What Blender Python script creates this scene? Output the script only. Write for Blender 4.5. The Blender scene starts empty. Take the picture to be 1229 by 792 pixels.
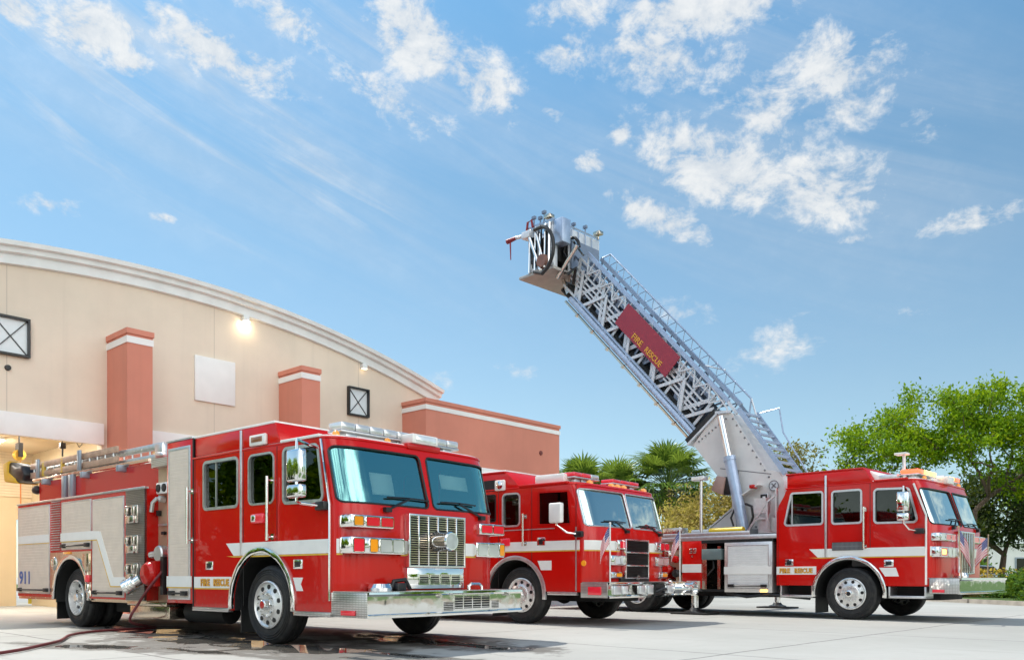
import bpy, bmesh, math, random
from mathutils import Vector, Matrix
R = random.Random(7)
sc = bpy.context.scene
COL = sc.collection
rad = math.radians
PI = math.pi

# ------------------------------------------------------------------ materials
def new_mat(name):
    m = bpy.data.materials.new(name); m.use_nodes = True
    nt = m.node_tree; b = nt.nodes['Principled BSDF']
    return m, nt, b
def N(nt, t, **kw):
    n = nt.nodes.new(t)
    for k, v in kw.items(): setattr(n, k, v)
    return n
def math_node(nt, op, a, b=None, c=None, clamp=False):
    n = nt.nodes.new('ShaderNodeMath'); n.operation = op; n.use_clamp = clamp
    for i, x in enumerate((a, b, c)):
        if x is None: continue
        if isinstance(x, (int, float)): n.inputs[i].default_value = x
        else: nt.links.new(x, n.inputs[i])
    return n.outputs[0]
def mixc(nt, fac, a, b):
    n = nt.nodes.new('ShaderNodeMix'); n.data_type = 'RGBA'
    for s, x in ((0, fac), (6, a), (7, b)):
        if isinstance(x, (int, float)): n.inputs[s].default_value = x
        elif isinstance(x, tuple): n.inputs[s].default_value = (*x[:3], 1)
        else: nt.links.new(x, n.inputs[s])
    return n.outputs[2]
def coords(nt, kind='Object'):
    return nt.nodes.new('ShaderNodeTexCoord').outputs[kind]
def sep(nt, v):
    n = nt.nodes.new('ShaderNodeSeparateXYZ'); nt.links.new(v, n.inputs[0]); return n.outputs
def noise(nt, vec, scale, detail=3, rough=.55, dist=0):
    n = nt.nodes.new('ShaderNodeTexNoise'); n.inputs['Scale'].default_value = scale
    n.inputs['Detail'].default_value = detail; n.inputs['Roughness'].default_value = rough
    n.inputs['Distortion'].default_value = dist
    if vec is not None: nt.links.new(vec, n.inputs['Vector'])
    return n.outputs[0]
def ramp(nt, fac, stops):
    n = nt.nodes.new('ShaderNodeValToRGB'); cr = n.color_ramp
    while len(cr.elements) < len(stops): cr.elements.new(.5)
    for e, (p, c) in zip(cr.elements, stops):
        e.position = p; e.color = (*c, 1) if len(c) == 3 else c
    nt.links.new(fac, n.inputs[0]); return n.outputs[0]
def smooth(nt, x, a, b):
    n = nt.nodes.new('ShaderNodeMapRange'); n.interpolation_type = 'SMOOTHSTEP'
    n.inputs[1].default_value = a; n.inputs[2].default_value = b
    nt.links.new(x, n.inputs[0]); return n.outputs[0]
def bump(nt, b, h, strength=.3, dist=.01):
    n = nt.nodes.new('ShaderNodeBump'); n.inputs['Strength'].default_value = strength
    n.inputs['Distance'].default_value = dist
    nt.links.new(h, n.inputs['Height']); nt.links.new(n.outputs[0], b.inputs['Normal'])

def simple(name, col, rough=.5, metal=0., var=.12, scale=6, coat=0., spec=.5, rv=.08):
    m, nt, b = new_mat(name)
    v = noise(nt, coords(nt), scale, 4)
    f = smooth(nt, v, .3, .7)
    d = tuple(c*(1-var) for c in col)
    nt.links.new(mixc(nt, f, d, col), b.inputs['Base Color'])
    nt.links.new(math_node(nt, 'MULTIPLY_ADD', f, rv, max(rough-rv/2, .01)), b.inputs['Roughness'])
    b.inputs['Metallic'].default_value = metal
    b.inputs['Coat Weight'].default_value = coat; b.inputs['Coat Roughness'].default_value = .04
    b.inputs['Specular IOR Level'].default_value = spec
    return m
def emit(name, col, strength, base=None):
    m, nt, b = new_mat(name)
    b.inputs['Base Color'].default_value = (*(base or col), 1)
    b.inputs['Emission Color'].default_value = (*col, 1); b.inputs['Emission Strength'].default_value = strength
    b.inputs['Roughness'].default_value = .2
    return m
M = {}
def paint(name, col):
    m, nt, b = new_mat(name)
    co = coords(nt)
    f = smooth(nt, noise(nt, co, 1.3, 5), .35, .7)
    g = smooth(nt, noise(nt, co, 14, 4), .5, .8)
    z = sep(nt, co)[2]
    grime = math_node(nt, 'MULTIPLY', math_node(nt, 'MULTIPLY', smooth(nt, z, 1.0, .4), math_node(nt, 'ADD', g, .25)), .35)
    c = mixc(nt, f, tuple(x*.93 for x in col), col)
    nt.links.new(mixc(nt, grime, c, (.22, .12, .09)), b.inputs['Base Color'])
    nt.links.new(math_node(nt, 'MULTIPLY_ADD', g, .08, .2), b.inputs['Roughness'])
    b.inputs['Coat Weight'].default_value = .45; b.inputs['Coat Roughness'].default_value = .02; b.inputs['Specular IOR Level'].default_value = .2
    bump(nt, b, noise(nt, co, 2.2, 2), .05, .02)
    return m
M['red'] = paint('red_paint', (.62, .008, .005))
M['red_dark'] = paint('red_paint_deep', (.5, .008, .006))
M['white'] = simple('white_paint', (.84, .82, .78), .35, coat=.5, var=.06)
M['stripe'] = simple('reflective_white', (.86, .85, .81), .35, var=.04)
M['yellowline'] = simple('yellow_line', (.8, .5, .06), .4)
M['gold'] = simple('gold_leaf', (.82, .42, .04), .35, var=.25, scale=40)
M['maroon'] = simple('maroon_edge', (.25, .01, .02), .4)
M['blue_text'] = simple('blue_vinyl', (.06, .14, .42), .4)
def chrome(name, col, rough, bumpy=.04, sc_=3.):
    m, nt, b = new_mat(name); co = coords(nt)
    b.inputs['Base Color'].default_value = (*col, 1); b.inputs['Metallic'].default_value = 1
    f = noise(nt, co, 9, 5)
    nt.links.new(math_node(nt, 'MULTIPLY_ADD', smooth(nt, f, .45, .75), .14, rough), b.inputs['Roughness'])
    bump(nt, b, noise(nt, co, sc_, 2), bumpy, .05)
    return m
M['chrome'] = chrome('chrome', (.88, .87, .85), .04)
M['chrome_bumper'] = chrome('chrome_bumper', (.9, .89, .86), .03, .05, 1.6)
M['steel'] = chrome('stainless_steel', (.68, .64, .58), .18, .03)
M['steel_warm'] = chrome('stainless_panel', (.66, .56, .44), .16, .1, 4)
M['wheel_alu'] = simple('polished_wheel', (.80, .79, .77), .3, metal=.55, var=.08, scale=10)
M['panel_tan'] = simple('pump_panel_tan', (.58, .43, .29), .32, metal=.35, var=.25, scale=3)
M['alu'] = simple('aluminium', (.74, .74, .74), .32, metal=.85, var=.12, scale=14)
def diamond(k_=1., nm_='diamond_plate'):
    m, nt, b = new_mat(nm_); co = coords(nt); s = sep(nt, co)
    b.inputs['Base Color'].default_value = (.72, .71, .69, 1); b.inputs['Metallic'].default_value = 1; b.inputs['Roughness'].default_value = .28
    u = math_node(nt, 'ADD', s[0], s[1])
    k = 2*PI/.055
    a = math_node(nt, 'SINE', math_node(nt, 'MULTIPLY', math_node(nt, 'ADD', u, s[2]), k))
    c = math_node(nt, 'SINE', math_node(nt, 'MULTIPLY', math_node(nt, 'SUBTRACT', u, s[2]), k))
    h = smooth(nt, math_node(nt, 'MULTIPLY', a, c), .1, .5)
    bump(nt, b, h, .9, .01)
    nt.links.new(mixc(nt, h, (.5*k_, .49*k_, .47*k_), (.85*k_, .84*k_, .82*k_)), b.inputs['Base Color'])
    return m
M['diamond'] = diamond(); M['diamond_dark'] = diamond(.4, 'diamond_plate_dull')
def rollmat(name, col):
    m, nt, b = new_mat(name); co = coords(nt); s = sep(nt, co)
    f = smooth(nt, noise(nt, co, 5, 4), .3, .7)
    nt.links.new(mixc(nt, f, tuple(c*.92 for c in col), col), b.inputs['Base Color'])
    b.inputs['Metallic'].default_value = .15; b.inputs['Roughness'].default_value = .45
    return m
M['roll'] = rollmat('rollup_slats', (.80, .69, .58))
M['roll_white'] = rollmat('rollup_slats_white', (.8, .8, .78))
def rubber():
    m, nt, b = new_mat('tyre_rubber'); co = coords(nt)
    f = smooth(nt, noise(nt, co, 7, 5), .4, .75)
    nt.links.new(mixc(nt, f, (.012, .012, .013), (.035, .033, .03)), b.inputs['Base Color'])
    b.inputs['Roughness'].default_value = .62
    return m
M['rubber'] = rubber()
M['black'] = simple('black_trim', (.014, .014, .015), .38, var=.3)
M['dark'] = simple('chassis_black', (.01, .01, .01), .7, var=.3)
M['grey'] = simple('grey_trim', (.2, .2, .21), .5)
M['bluegrey'] = simple('blue_grey_metal', (.3, .36, .42), .4, metal=.4)
M['interior'] = simple('cab_interior', (.14, .14, .14), .7)
M['seat'] = simple('seat_fabric', (.16, .15, .15), .85)
M['dash'] = simple('dashboard_vinyl', (.12, .13, .13), .5)
M['paper'] = simple('paper', (.93, .95, .94), .7, var=.03)
def lens(name, col, es=0.):
    m, nt, b = new_mat(name); co = coords(nt)
    w = N(nt, 'ShaderNodeTexWave'); w.inputs['Scale'].default_value = 14; nt.links.new(co, w.inputs[0])
    nt.links.new(mixc(nt, w.outputs[1], tuple(c*.7 for c in col), col), b.inputs['Base Color'])
    b.inputs['Roughness'].default_value = .08; b.inputs['Coat Weight'].default_value = 1
    if es:
        b.inputs['Emission Color'].default_value = (*col, 1); b.inputs['Emission Strength'].default_value = es
    bump(nt, b, w.outputs[1], .3, .004)
    return m
M['lens_red'] = lens('red_lens', (.75, .02, .04), .12)
M['lens_amber'] = lens('amber_lens', (.9, .33, .02), .12)
M['lens_clear'] = lens('clear_lens', (.92, .93, .93)); M['lens_clear'].node_tree.nodes['Principled BSDF'].inputs['Metallic'].default_value = .45
M['lens_lit'] = emit('lit_amber_lens', (1, .45, .08), 2.2)
M['lens_lit_red'] = emit('lit_red_lens', (1, .1, .04), 1.2)
M['green'] = lens('green_dome', (.01, .3, .08))
def glass(name, tint, refl, transp):
    m = bpy.data.materials.new(name); m.use_nodes = True; nt = m.node_tree
    nt.nodes.remove(nt.nodes['Principled BSDF']); out = nt.nodes['Material Output']
    t = N(nt, 'ShaderNodeBsdfTransparent'); t.inputs[0].default_value = (*transp, 1)
    g = N(nt, 'ShaderNodeBsdfGlossy'); g.inputs['Color'].default_value = (*tint, 1); g.inputs['Roughness'].default_value = .01
    lw = N(nt, 'ShaderNodeFresnel'); lw.inputs[0].default_value = 1.5
    sm = smooth(nt, noise(nt, coords(nt), 2.5, 5), .55, .8)
    f = math_node(nt, 'ADD', math_node(nt, 'MULTIPLY_ADD', sm, .03, refl), math_node(nt, 'MULTIPLY', lw.outputs[0], .9), clamp=True)
    mx = N(nt, 'ShaderNodeMixShader'); nt.links.new(f, mx.inputs[0]); nt.links.new(t.outputs[0], mx.inputs[1]); nt.links.new(g.outputs[0], mx.inputs[2])
    nt.links.new(mx.outputs[0], out.inputs[0])
    return m
M['glass'] = glass('windshield_glass', (.45, 1., .95), .42, (.75, .95, .9))
M['glass_pale'] = glass('windshield_glass_pale', (.8, 1., .98), .58, (.6, .8, .74))
M['glass_dark'] = glass('side_glass', (.6, .65, .62), .03, (.2, .22, .2))

# ------------------------------------------------------------------ mesh builder
class MB:
    def __init__(s): s.V = []; s.F = []; s.MI = []; s.mi = 0
    def add(s, vs, fs):
        o = len(s.V); s.V += [tuple(v) for v in vs]
        for f in fs: s.F.append([i+o for i in f]); s.MI.append(s.mi)
        return s
    def box(s, x0, x1, y0, y1, z0, z1):
        v = [(x, y, z) for z in (z0, z1) for x, y in ((x0, y0), (x1, y0), (x1, y1), (x0, y1))]
        return s.add(v, [(3, 2, 1, 0), (4, 5, 6, 7), (0, 1, 5, 4), (1, 2, 6, 5), (2, 3, 7, 6), (3, 0, 4, 7)])
    def prism(s, pts, plane, a0, a1):
        f = {'xz': lambda p, a: (p[0], a, p[1]), 'yz': lambda p, a: (a, p[0], p[1]), 'xy': lambda p, a: (p[0], p[1], a)}[plane]
        n = len(pts); v = [f(p, a0) for p in pts]+[f(p, a1) for p in pts]
        return s.add(v, [list(range(n))[::-1], list(range(n, 2*n))]+[(i, (i+1) % n, n+(i+1) % n, n+i) for i in range(n)])
    def ring(s, outer, inner, plane, a0, a1):
        f = {'xz': lambda p, a: (p[0], a, p[1]), 'yz': lambda p, a: (a, p[0], p[1])}[plane]
        n = len(outer); v = [f(p, a) for a in (a0, a1) for P_ in (outer, inner) for p in P_]
        fs = []
        for i in range(n):
            j = (i+1) % n
            fs += [(i, j, n+j, n+i), (2*n+i, 3*n+i, 3*n+j, 2*n+j), (i, 2*n+i, 2*n+j, j), (n+i, n+j, 3*n+j, 3*n+i)]
        return s.add(v, fs)
    def tube(s, pts, r, n=8, closed=False, r1=None):
        P_ = [Vector(p) for p in pts]; m = len(P_); rings = []; up = None
        for i in range(m):
            a = P_[i-1] if (i > 0 or closed) else P_[i]; b = P_[(i+1) % m] if (i < m-1 or closed) else P_[i]
            t = (b-a).normalized() if (b-a).length > 1e-9 else Vector((0, 0, 1))
            if up is None:
                up = Vector((0, 0, 1)) if abs(t.z) < .9 else Vector((1, 0, 0))
            e1 = t.cross(up)
            if e1.length < 1e-4: e1 = t.orthogonal()
            e1.normalize(); e2 = e1.cross(t).normalized(); up = e2
            rr = r if r1 is None else r+(r1-r)*i/max(m-1, 1)
            rings.append([P_[i]+e1*rr*math.cos(2*PI*k/n)+e2*rr*math.sin(2*PI*k/n) for k in range(n)])
        v = [p for q in rings for p in q]; fs = []
        for i in range(m if closed else m-1):
            for k in range(n):
                j = (i+1) % m
                fs.append((i*n+k, i*n+(k+1) % n, j*n+(k+1) % n, j*n+k))
        if not closed: fs += [list(range(n))[::-1], list(range((m-1)*n, m*n))]
        return s.add(v, fs)
    def cyl(s, p0, p1, r, r1=None, n=16): return s.tube([p0, p1], r, n, r1=r if r1 is None else r1)
    def lathe(s, prof, c=(0, 0, 0), axis='y', n=40, closed=False, caps=True):
        v = []; m = len(prof)
        for k in range(n):
            a = 2*PI*k/n; ca, sa = math.cos(a), math.sin(a)
            for r, h in prof:
                p = {'y': (r*ca, h, r*sa), 'x': (h, r*ca, r*sa), 'z': (r*ca, r*sa, h)}[axis]
                v.append((p[0]+c[0], p[1]+c[1], p[2]+c[2]))
        fs = []
        for k in range(n):
            q = (k+1) % n
            for i in range(m if closed else m-1):
                j = (i+1) % m
                fs.append((k*m+i, q*m+i, q*m+j, k*m+j))
        if not closed and caps:
            if prof[0][0] > 1e-6: fs.append([k*m for k in range(n)])
            if prof[-1][0] > 1e-6: fs.append([k*m+m-1 for k in range(n)])
        return s.add(v, fs)
    def bar(s, p0, p1, w, h, side=(0, 1, 0)):
        p0 = Vector(p0); p1 = Vector(p1); t = (p1-p0).normalized(); e = Vector(side); e = (e-t*e.dot(t)).normalized(); g = t.cross(e)
        v = [p+e*a*w/2+g*b*h/2 for p in (p0, p1) for a, b in ((-1, -1), (1, -1), (1, 1), (-1, 1))]
        return s.add(v, [(3, 2, 1, 0), (4, 5, 6, 7), (0, 1, 5, 4), (1, 2, 6, 5), (2, 3, 7, 6), (3, 0, 4, 7)])
    def build(s, name, mat, parent=None, bevel=0, seg=2, ang=35, merge=False):
        me = bpy.data.meshes.new(name); bm = bmesh.new()
        vs = [bm.verts.new(v) for v in s.V]
        for f, mi in zip(s.F, s.MI):
            try: fc = bm.faces.new([vs[i] for i in f]); fc.material_index = mi
            except ValueError: pass
        if merge: bmesh.ops.remove_doubles(bm, verts=bm.verts, dist=1e-4)
        bmesh.ops.recalc_face_normals(bm, faces=bm.faces)
        if bevel:
            es = [e for e in bm.edges if len(e.link_faces) == 2 and e.calc_face_angle(0) > rad(30)]
            bmesh.ops.bevel(bm, geom=es, offset=bevel, segments=seg, profile=.5, affect='EDGES', clamp_overlap=True)
        for f in bm.faces: f.smooth = True
        bm.to_mesh(me); bm.free(); me.set_sharp_from_angle(angle=rad(ang))
        for m in (mat if isinstance(mat, (list, tuple)) else [mat]): me.materials.append(M[m] if isinstance(m, str) else m)
        o = bpy.data.objects.new(name, me); COL.objects.link(o)
        if parent is not None: o.parent = parent
        return o
def thing(name, label, cat, loc=(0, 0, 0), rotz=0, group=None):
    o = bpy.data.objects.new(name, None); COL.objects.link(o); o.empty_display_size = .3
    o.location = loc; o.rotation_euler = (0, 0, rotz); tag(o, label, cat, group); return o
def tag(o, label, cat, group=None):
    o['label'] = label; o['category'] = cat
    if group: o['group'] = group
    return o
def cut(o, cutters):
    tmp = []; par = o.parent; o.parent = None
    for c in cutters:
        co = c.build('cutter', 'dark'); tmp.append(co)
        md = o.modifiers.new('b', 'BOOLEAN'); md.operation = 'DIFFERENCE'; md.object = co; md.solver = 'EXACT'
    bpy.context.view_layer.update()
    dg = bpy.context.evaluated_depsgraph_get()
    me = bpy.data.meshes.new_from_object(o.evaluated_get(dg)); o.parent = par
    o.modifiers.clear(); old = o.data; mats = list(old.materials); o.data = me
    if not me.materials:
        for m in mats: me.materials.append(m)
    for p in me.polygons:
        p.use_smooth = True
        if p.material_index >= len(mats): p.material_index = 0
    while len(me.materials) > len(mats): me.materials.pop(index=len(me.materials)-1)
    me.set_sharp_from_angle(angle=rad(30)); me.name = o.name
    for c in tmp:
        d = c.data; bpy.data.objects.remove(c); bpy.data.meshes.remove(d)
    bpy.data.meshes.remove(old)
def rpoly(pts, r, n=5):
    out = []; m = len(pts)
    for i in range(m):
        p = Vector(pts[i]); a = Vector(pts[i-1]); b = Vector(pts[(i+1) % m])
        d1 = (a-p).normalized(); d2 = (b-p).normalized()
        half = math.acos(max(-1, min(1, d1.dot(d2))))/2
        L = r/math.tan(half); c = p+(d1+d2).normalized()*(r/math.sin(half))
        s = p+d1*L-c; e = p+d2*L-c
        a0 = math.atan2(s.y, s.x); a1 = math.atan2(e.y, e.x); da = (a1-a0+PI) % (2*PI)-PI
        for k in range(n+1):
            t = a0+da*k/n; out.append((c.x+r*math.cos(t), c.y+r*math.sin(t)))
    return out
def off(pts, d):
    area = sum(pts[i][0]*pts[(i+1) % len(pts)][1]-pts[(i+1) % len(pts)][0]*pts[i][1] for i in range(len(pts)))
    sg = 1 if area > 0 else -1; out = []; m = len(pts)
    for i in range(m):
        p = Vector(pts[i]); a = (p-Vector(pts[i-1])).normalized(); b = (Vector(pts[(i+1) % m])-p).normalized()
        n1 = Vector((a.y, -a.x))*sg; n2 = Vector((b.y, -b.x))*sg; k = 1+n1.dot(n2)
        q = p+(n1+n2)*(d/k); out.append((q.x, q.y))
    return out
def rect(x0, x1, z0, z1): return [(x0, z0), (x1, z0), (x1, z1), (x0, z1)]
def arc(cx, cz, r, a0, a1, n):
    return [(cx+r*math.cos(rad(a0+(a1-a0)*k/n)), cz+r*math.sin(rad(a0+(a1-a0)*k/n))) for k in range(n+1)]
def lettering(parent, name, txt, width, height, mat, mtx, depth=.004, bold=.0, edge=None, spacing=1.):
    if '  ' in txt:
        a_, b_ = txt.split('  '); u_ = width/11.3
        lettering(parent, name, a_, u_*3.7, height, mat, mtx, depth, bold, edge); lettering(parent, name, b_, u_*6.1, height, mat, mtx @ Matrix.Translation((u_*5.2, 0, 0)), depth, bold, edge); return
    def one(mt, bo, dz, nm):
        cu = bpy.data.curves.new(nm, 'FONT'); cu.body = txt; cu.extrude = depth/2; cu.offset = bo; cu.space_word = 1.3; cu.space_character = spacing
        o = bpy.data.objects.new(nm, cu); COL.objects.link(o); bpy.context.view_layer.update()
        me = bpy.data.meshes.new_from_object(o.evaluated_get(bpy.context.evaluated_depsgraph_get()))
        bpy.data.objects.remove(o); bpy.data.curves.remove(cu)
        xs = [v.co.x for v in me.vertices]; ys = [v.co.y for v in me.vertices]
        x0, x1, y0, y1 = min(xs), max(xs), min(ys), max(ys)
        ex = bo*width/(x1-x0)*0
        for v in me.vertices:
            v.co = mtx @ Vector(((v.co.x-x0)/(x1-x0)*width, (v.co.y-y0)/(y1-y0)*height, v.co.z+dz))
        me.materials.clear(); me.materials.append(M[mt]); me.name = nm
        ob = bpy.data.objects.new(nm, me); COL.objects.link(ob); ob.parent = parent
    one(mat, bold, depth*.9, name)
    if edge: one(edge, bold+.03, 0, name+'_edge')
def side_mtx(x, y, z):   # text facing local -y, reading +x
    return Matrix(((1, 0, 0, x), (0, 0, -1, y), (0, 1, 0, z), (0, 0, 0, 1)))

# ------------------------------------------------------------------ wheels
def wheel_meshes(Rr, kind):
    w = .30
    t = MB(); k = Rr/.525
    prof = [(.30*k, .02), (.36*k, -.005), (.43*k, .0), (.485*k, .015), (.512*k, .035), (.525*k, .06), (.525*k, .10), (.512*k, .104), (.512*k, .116), (.525*k, .12), (.525*k, .18), (.512*k, .184), (.512*k, .196), (.525*k, .2),
            (.525*k, w-.05), (.5*k, w-.01), (.43*k, w), (.30*k, w-.02)]
    t.lathe(prof, n=56, closed=True)
    for q in range(3):
        r = (.40+.03*q)*k
        t.lathe([(r, -.006+.003*q), (r+.008, -.012+.003*q), (r+.016, -.004+.003*q)], n=56, caps=False)
    rm = MB()
    if kind == 'front':
        rm.lathe([(.315*k, .01), (.318*k, -.012), (.300*k, -.022), (.292*k, -.005), (.275*k, .006), (.2*k, -.008), (.175*k, -.02), (.165*k, -.03), (.15*k, -.032), (0, -.032)], n=48, caps=False)
    else:
        rm.lathe([(.315*k, .01), (.318*k, -.012), (.300*k, -.02), (.29*k, .02), (.275*k, .09), (.25*k, .105), (.13*k, .10), (.125*k, .07), (0, .07)], n=48, caps=False)
    hd = MB()
    for i in range(10):
        a = 2*PI*(i+.5)/10; r = .237*k
        y = -.003 if kind == 'front' else .092
        hd.lathe([(.0, -.006), (.032*k, -.006), (.032*k, .03), (0, .03)], c=(r*math.cos(a), y, r*math.sin(a)), n=12)
    hub = MB()
    if kind == 'front':
        for i in range(10):
            a = 2*PI*i/10; r = .145*k
            hub.lathe([(0, -.075), (.012, -.073), (.016, -.05), (.019, -.03), (0, -.03)], c=(r*math.cos(a), .0, r*math.sin(a)), n=8)
        hub.lathe([(0, -.10), (.05*k, -.10), (.066*k, -.09), (.07*k, -.05), (.078*k, -.03), (0, -.03)], n=24)
    else:
        hub.lathe([(0, -.03), (.06*k, -.03), (.075*k, -.015), (.08*k, .06), (.1*k, .075), (0, .075)], n=24)
        for i in range(10):
            a = 2*PI*i/10; r = .155*k
            hub.lathe([(0, .06), (.014, .062), (.02, .11), (0, .11)], c=(r*math.cos(a), 0, r*math.sin(a)), n=8)
    return t, rm, hd, hub
WM = {}
def wheel(parent, x, y, Rr, kind, inward=1, cap='chrome', dual=False):
    key = (Rr, kind)
    if key not in WM:
        t, rm, hd, hub = wheel_meshes(Rr, kind)
        os_ = [t.build('tyre', 'rubber', ang=50), rm.build('rim', 'wheel_alu'), hd.build('hand_hole', 'black'), hub.build('hub', 'chrome')]
        WM[key] = [o.data for o in os_]
        for o in os_: bpy.data.objects.remove(o)
    rot = 0 if inward == 1 else PI
    o = bpy.data.objects.new('wheel', WM[key][0]); COL.objects.link(o); o.parent = parent; o.location = (x, y, Rr); o.rotation_euler = (0, R.uniform(0, 6), rot)
    for nm, d in zip(('rim', 'hand_hole', 'hub'), WM[key][1:]):
        c = bpy.data.objects.new(nm, d); COL.objects.link(c); c.parent = o
    if cap != 'chrome':
        b = MB(); b.lathe([(0, -.106), (.045, -.106), (.052, -.092), (0, -.092)], n=20); b.build('hub_cap', cap, o)
    if dual:
        c = bpy.data.objects.new('inner_wheel', WM[key][0]); COL.objects.link(c); c.parent = parent; c.location = (x, y+.34*inward, Rr); c.rotation_euler = (0, 1, rot)
    return o

# ------------------------------------------------------------------ cab
class Cab: pass
def make_cab(parent, P):
    """hollow cab body: plan outline lofted upwards, window openings cut through, rounded front"""
    W = P['W']; xc = P['xc']; xe = P['xe']; bow = P['bow']; rc = P['rc']; rx_ = P.get('rx', rc)
    def plan(y):
        h = W/2; t = (y-h)/h; x = xc-bow*t*t
        d = min(y, W-y)
        if d < rc:
            q = (rc-d)/rc; x -= rx_*(1-math.sqrt(max(0, 1-q*q)))
        return x
    ZL = P['zl']; LEAN = P['lean']
    def lean(z):
        for (z0, l0), (z1, l1) in zip(list(zip(ZL, LEAN))[:-1], list(zip(ZL, LEAN))[1:]):
            if z <= z1: return l0+(l1-l0)*max(0, (z-z0))/(z1-z0)
        return LEAN[-1]
    def fx(y, z): return plan(y)+lean(z)
    ys = [0, rc*.012, rc*.04, rc*.1, rc*.2, rc*.33, rc*.5, rc*.75, rc]+[rc+(W-2*rc)*k/12 for k in range(1, 12)]
    ys += [W-y for y in (rc, rc*.75, rc*.5, rc*.33, rc*.2, rc*.1, rc*.04, rc*.012, 0)]
    def loft(m, zs, x0, ins, shrink_top=0, rear=None):
        rings = []
        for i, z in enumerate(zs):
            k = ins+(shrink_top if i == len(zs)-1 else 0)
            xr = (rear(z) if rear else x0)+k
            ring = [(xr, k, z)]+[(fx(y, min(z, ZL[-1]))-k, min(max(y, k), W-k), z) for y in ys]+[(xr, W-k, z)]
            rings.append(ring)
        n = len(rings[0]); v = [p for r_ in rings for p in r_]; fs = [list(range(n))[::-1], list(range((len(zs)-1)*n, len(zs)*n))]
        for i in range(len(zs)-1):
            for j in range(n): fs.append((i*n+j, i*n+(j+1) % n, (i+1)*n+(j+1) % n, (i+1)*n+j))
        m.add(v, fs)
    zr = P['zroof']
    zs = [P['zb'], .8, 1.2, ZL[1]]+[ZL[1]+(ZL[2]-ZL[1])*k/4 for k in (1, 2, 3)]+[ZL[2], zr-.06, zr-.03, zr-.008, zr]
    b = MB(); b.x = 0
    rear = P.get('rear')
    # outer
    rr = []
    loft(b, zs[:-3]+[zr-.05], P['x0'], 0, 0, rear)
    n0 = 2+len(ys)
    # roof cap as a bevelled lip on top
    body = b.build('cab_body', P['mat'], parent)
    lip = MB(); loft(lip, [zr-.049, zr-.02], P['x0'], -.018, 0, rear); 
    lp = lip.build('roof_lip', P['mat'], parent, bevel=.008)
    rf = MB(); loft(rf, [zr-.02, zr], P['x0'], .02, 0, rear); rf.build('roof', P.get('roofmat', P['mat']), parent, bevel=.008)
    cav = MB(); loft(cav, [P['zfloor'], ZL[1], ZL[2], zr-.1], P['x0'], .07, 0, (lambda z: rear(z)+.1) if rear else None)
    holes = MB(); holes2 = MB(); hp = []
    for w in P['windows']:
        pl = rpoly(w['pts'], w['r']); hp.append(pl)
        holes.prism(pl, 'xz', -.2, .2); holes.prism(pl, 'xz', W-.2, W+.2)
    for w in P['screens']:
        holes2.prism(rpoly(w['pts'], w['r']), 'yz', xe-.32, 2.2)
    ar = P['arch_r']; wz = P['wheel_r']; ax_ = P['arch_x']
    arch = [(ax_+ar, P['zb']-.3)]+arc(ax_, wz, ar, 0, 180, 20)+[(ax_-ar, P['zb']-.3)]
    wells = MB(); wells.prism(arch, 'xz', -.3, .8); wells.prism(arch, 'xz', W-.8, W+.3)
    cut(body, [cav, holes, holes2, wells])
    body.data.materials.append(M['interior'])
    for p_ in body.data.polygons:
        c_ = p_.center
        if .06 < c_.y < W-.06 and c_.x < fx(c_.y, min(c_.z, zr))-.055 and P['zfloor']-.02 < c_.z < zr-.09 and c_.x > P['x0']+.05: p_.material_index = 1
    # wheel wells
    for y0, y1 in ((.03, .82), (W-.82, W-.03)):
        wl = MB(); o_ = arc(ax_, wz, ar-.004, -8, 188, 24); i_ = arc(ax_, wz, ar-.025, -8, 188, 24)
        wl.prism(o_+i_[::-1], 'xz', y0, y1)
        wl.prism([(ax_+ar, .48)]+arc(ax_, wz, ar+.02, 0, 180, 16)+[(ax_-ar, .48)], 'xz', (.77 if y0 < 1 else W-.795), (.795 if y0 < 1 else W-.77))
        wl.build('wheel_well', 'dark', parent)
    for s in (0, 1):
        fl = MB(); a_ = arc(ax_, wz, ar+.065, -6, 186, 30); c_ = arc(ax_, wz, ar-.012, -6, 186, 30)
        fl.prism(a_+c_[::-1], 'xz', *((-.03, .015) if s == 0 else (W-.015, W+.03)))
        fl.build('fender_trim', P.get('fender', 'chrome'), parent, bevel=.006)
    # side windows
    for w in P['windows']:
        for s in (0, 1):
            y = .03 if s == 0 else W-.03
            p = MB(); p.prism(off(rpoly(w['pts'], w['r']), .02), 'xz', y-.003, y+.003)
            o = p.build('side_window', 'glass_dark', parent)
            fr = MB(); q = rpoly(w['pts'], w['r'])
            fr.ring(off(q, w.get('fw', .03)), off(q, -.012), 'xz', *((-.012, .025) if s == 0 else (W-.025, W+.012)))
            fr.build('window_frame', w.get('frame', 'alu'), o)
            if s == 0 and w.get('bar'):
                bb = MB(); bx = w['bar']; zz = [a[1] for a in w['pts']]
                bb.box(bx-.012, bx+.012, .015, .027, min(zz)+.01, max(zz)-.01); bb.build('window_bar', 'alu', o)
            if s == 0 and w.get('hbar'):
                bb = MB(); xx = [a[0] for a in w['pts']]; bb.box(min(xx), max(xx), -.004, .027, w['hbar']-.03, w['hbar']+.03); bb.build('window_bar', P['mat'], o)
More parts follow.
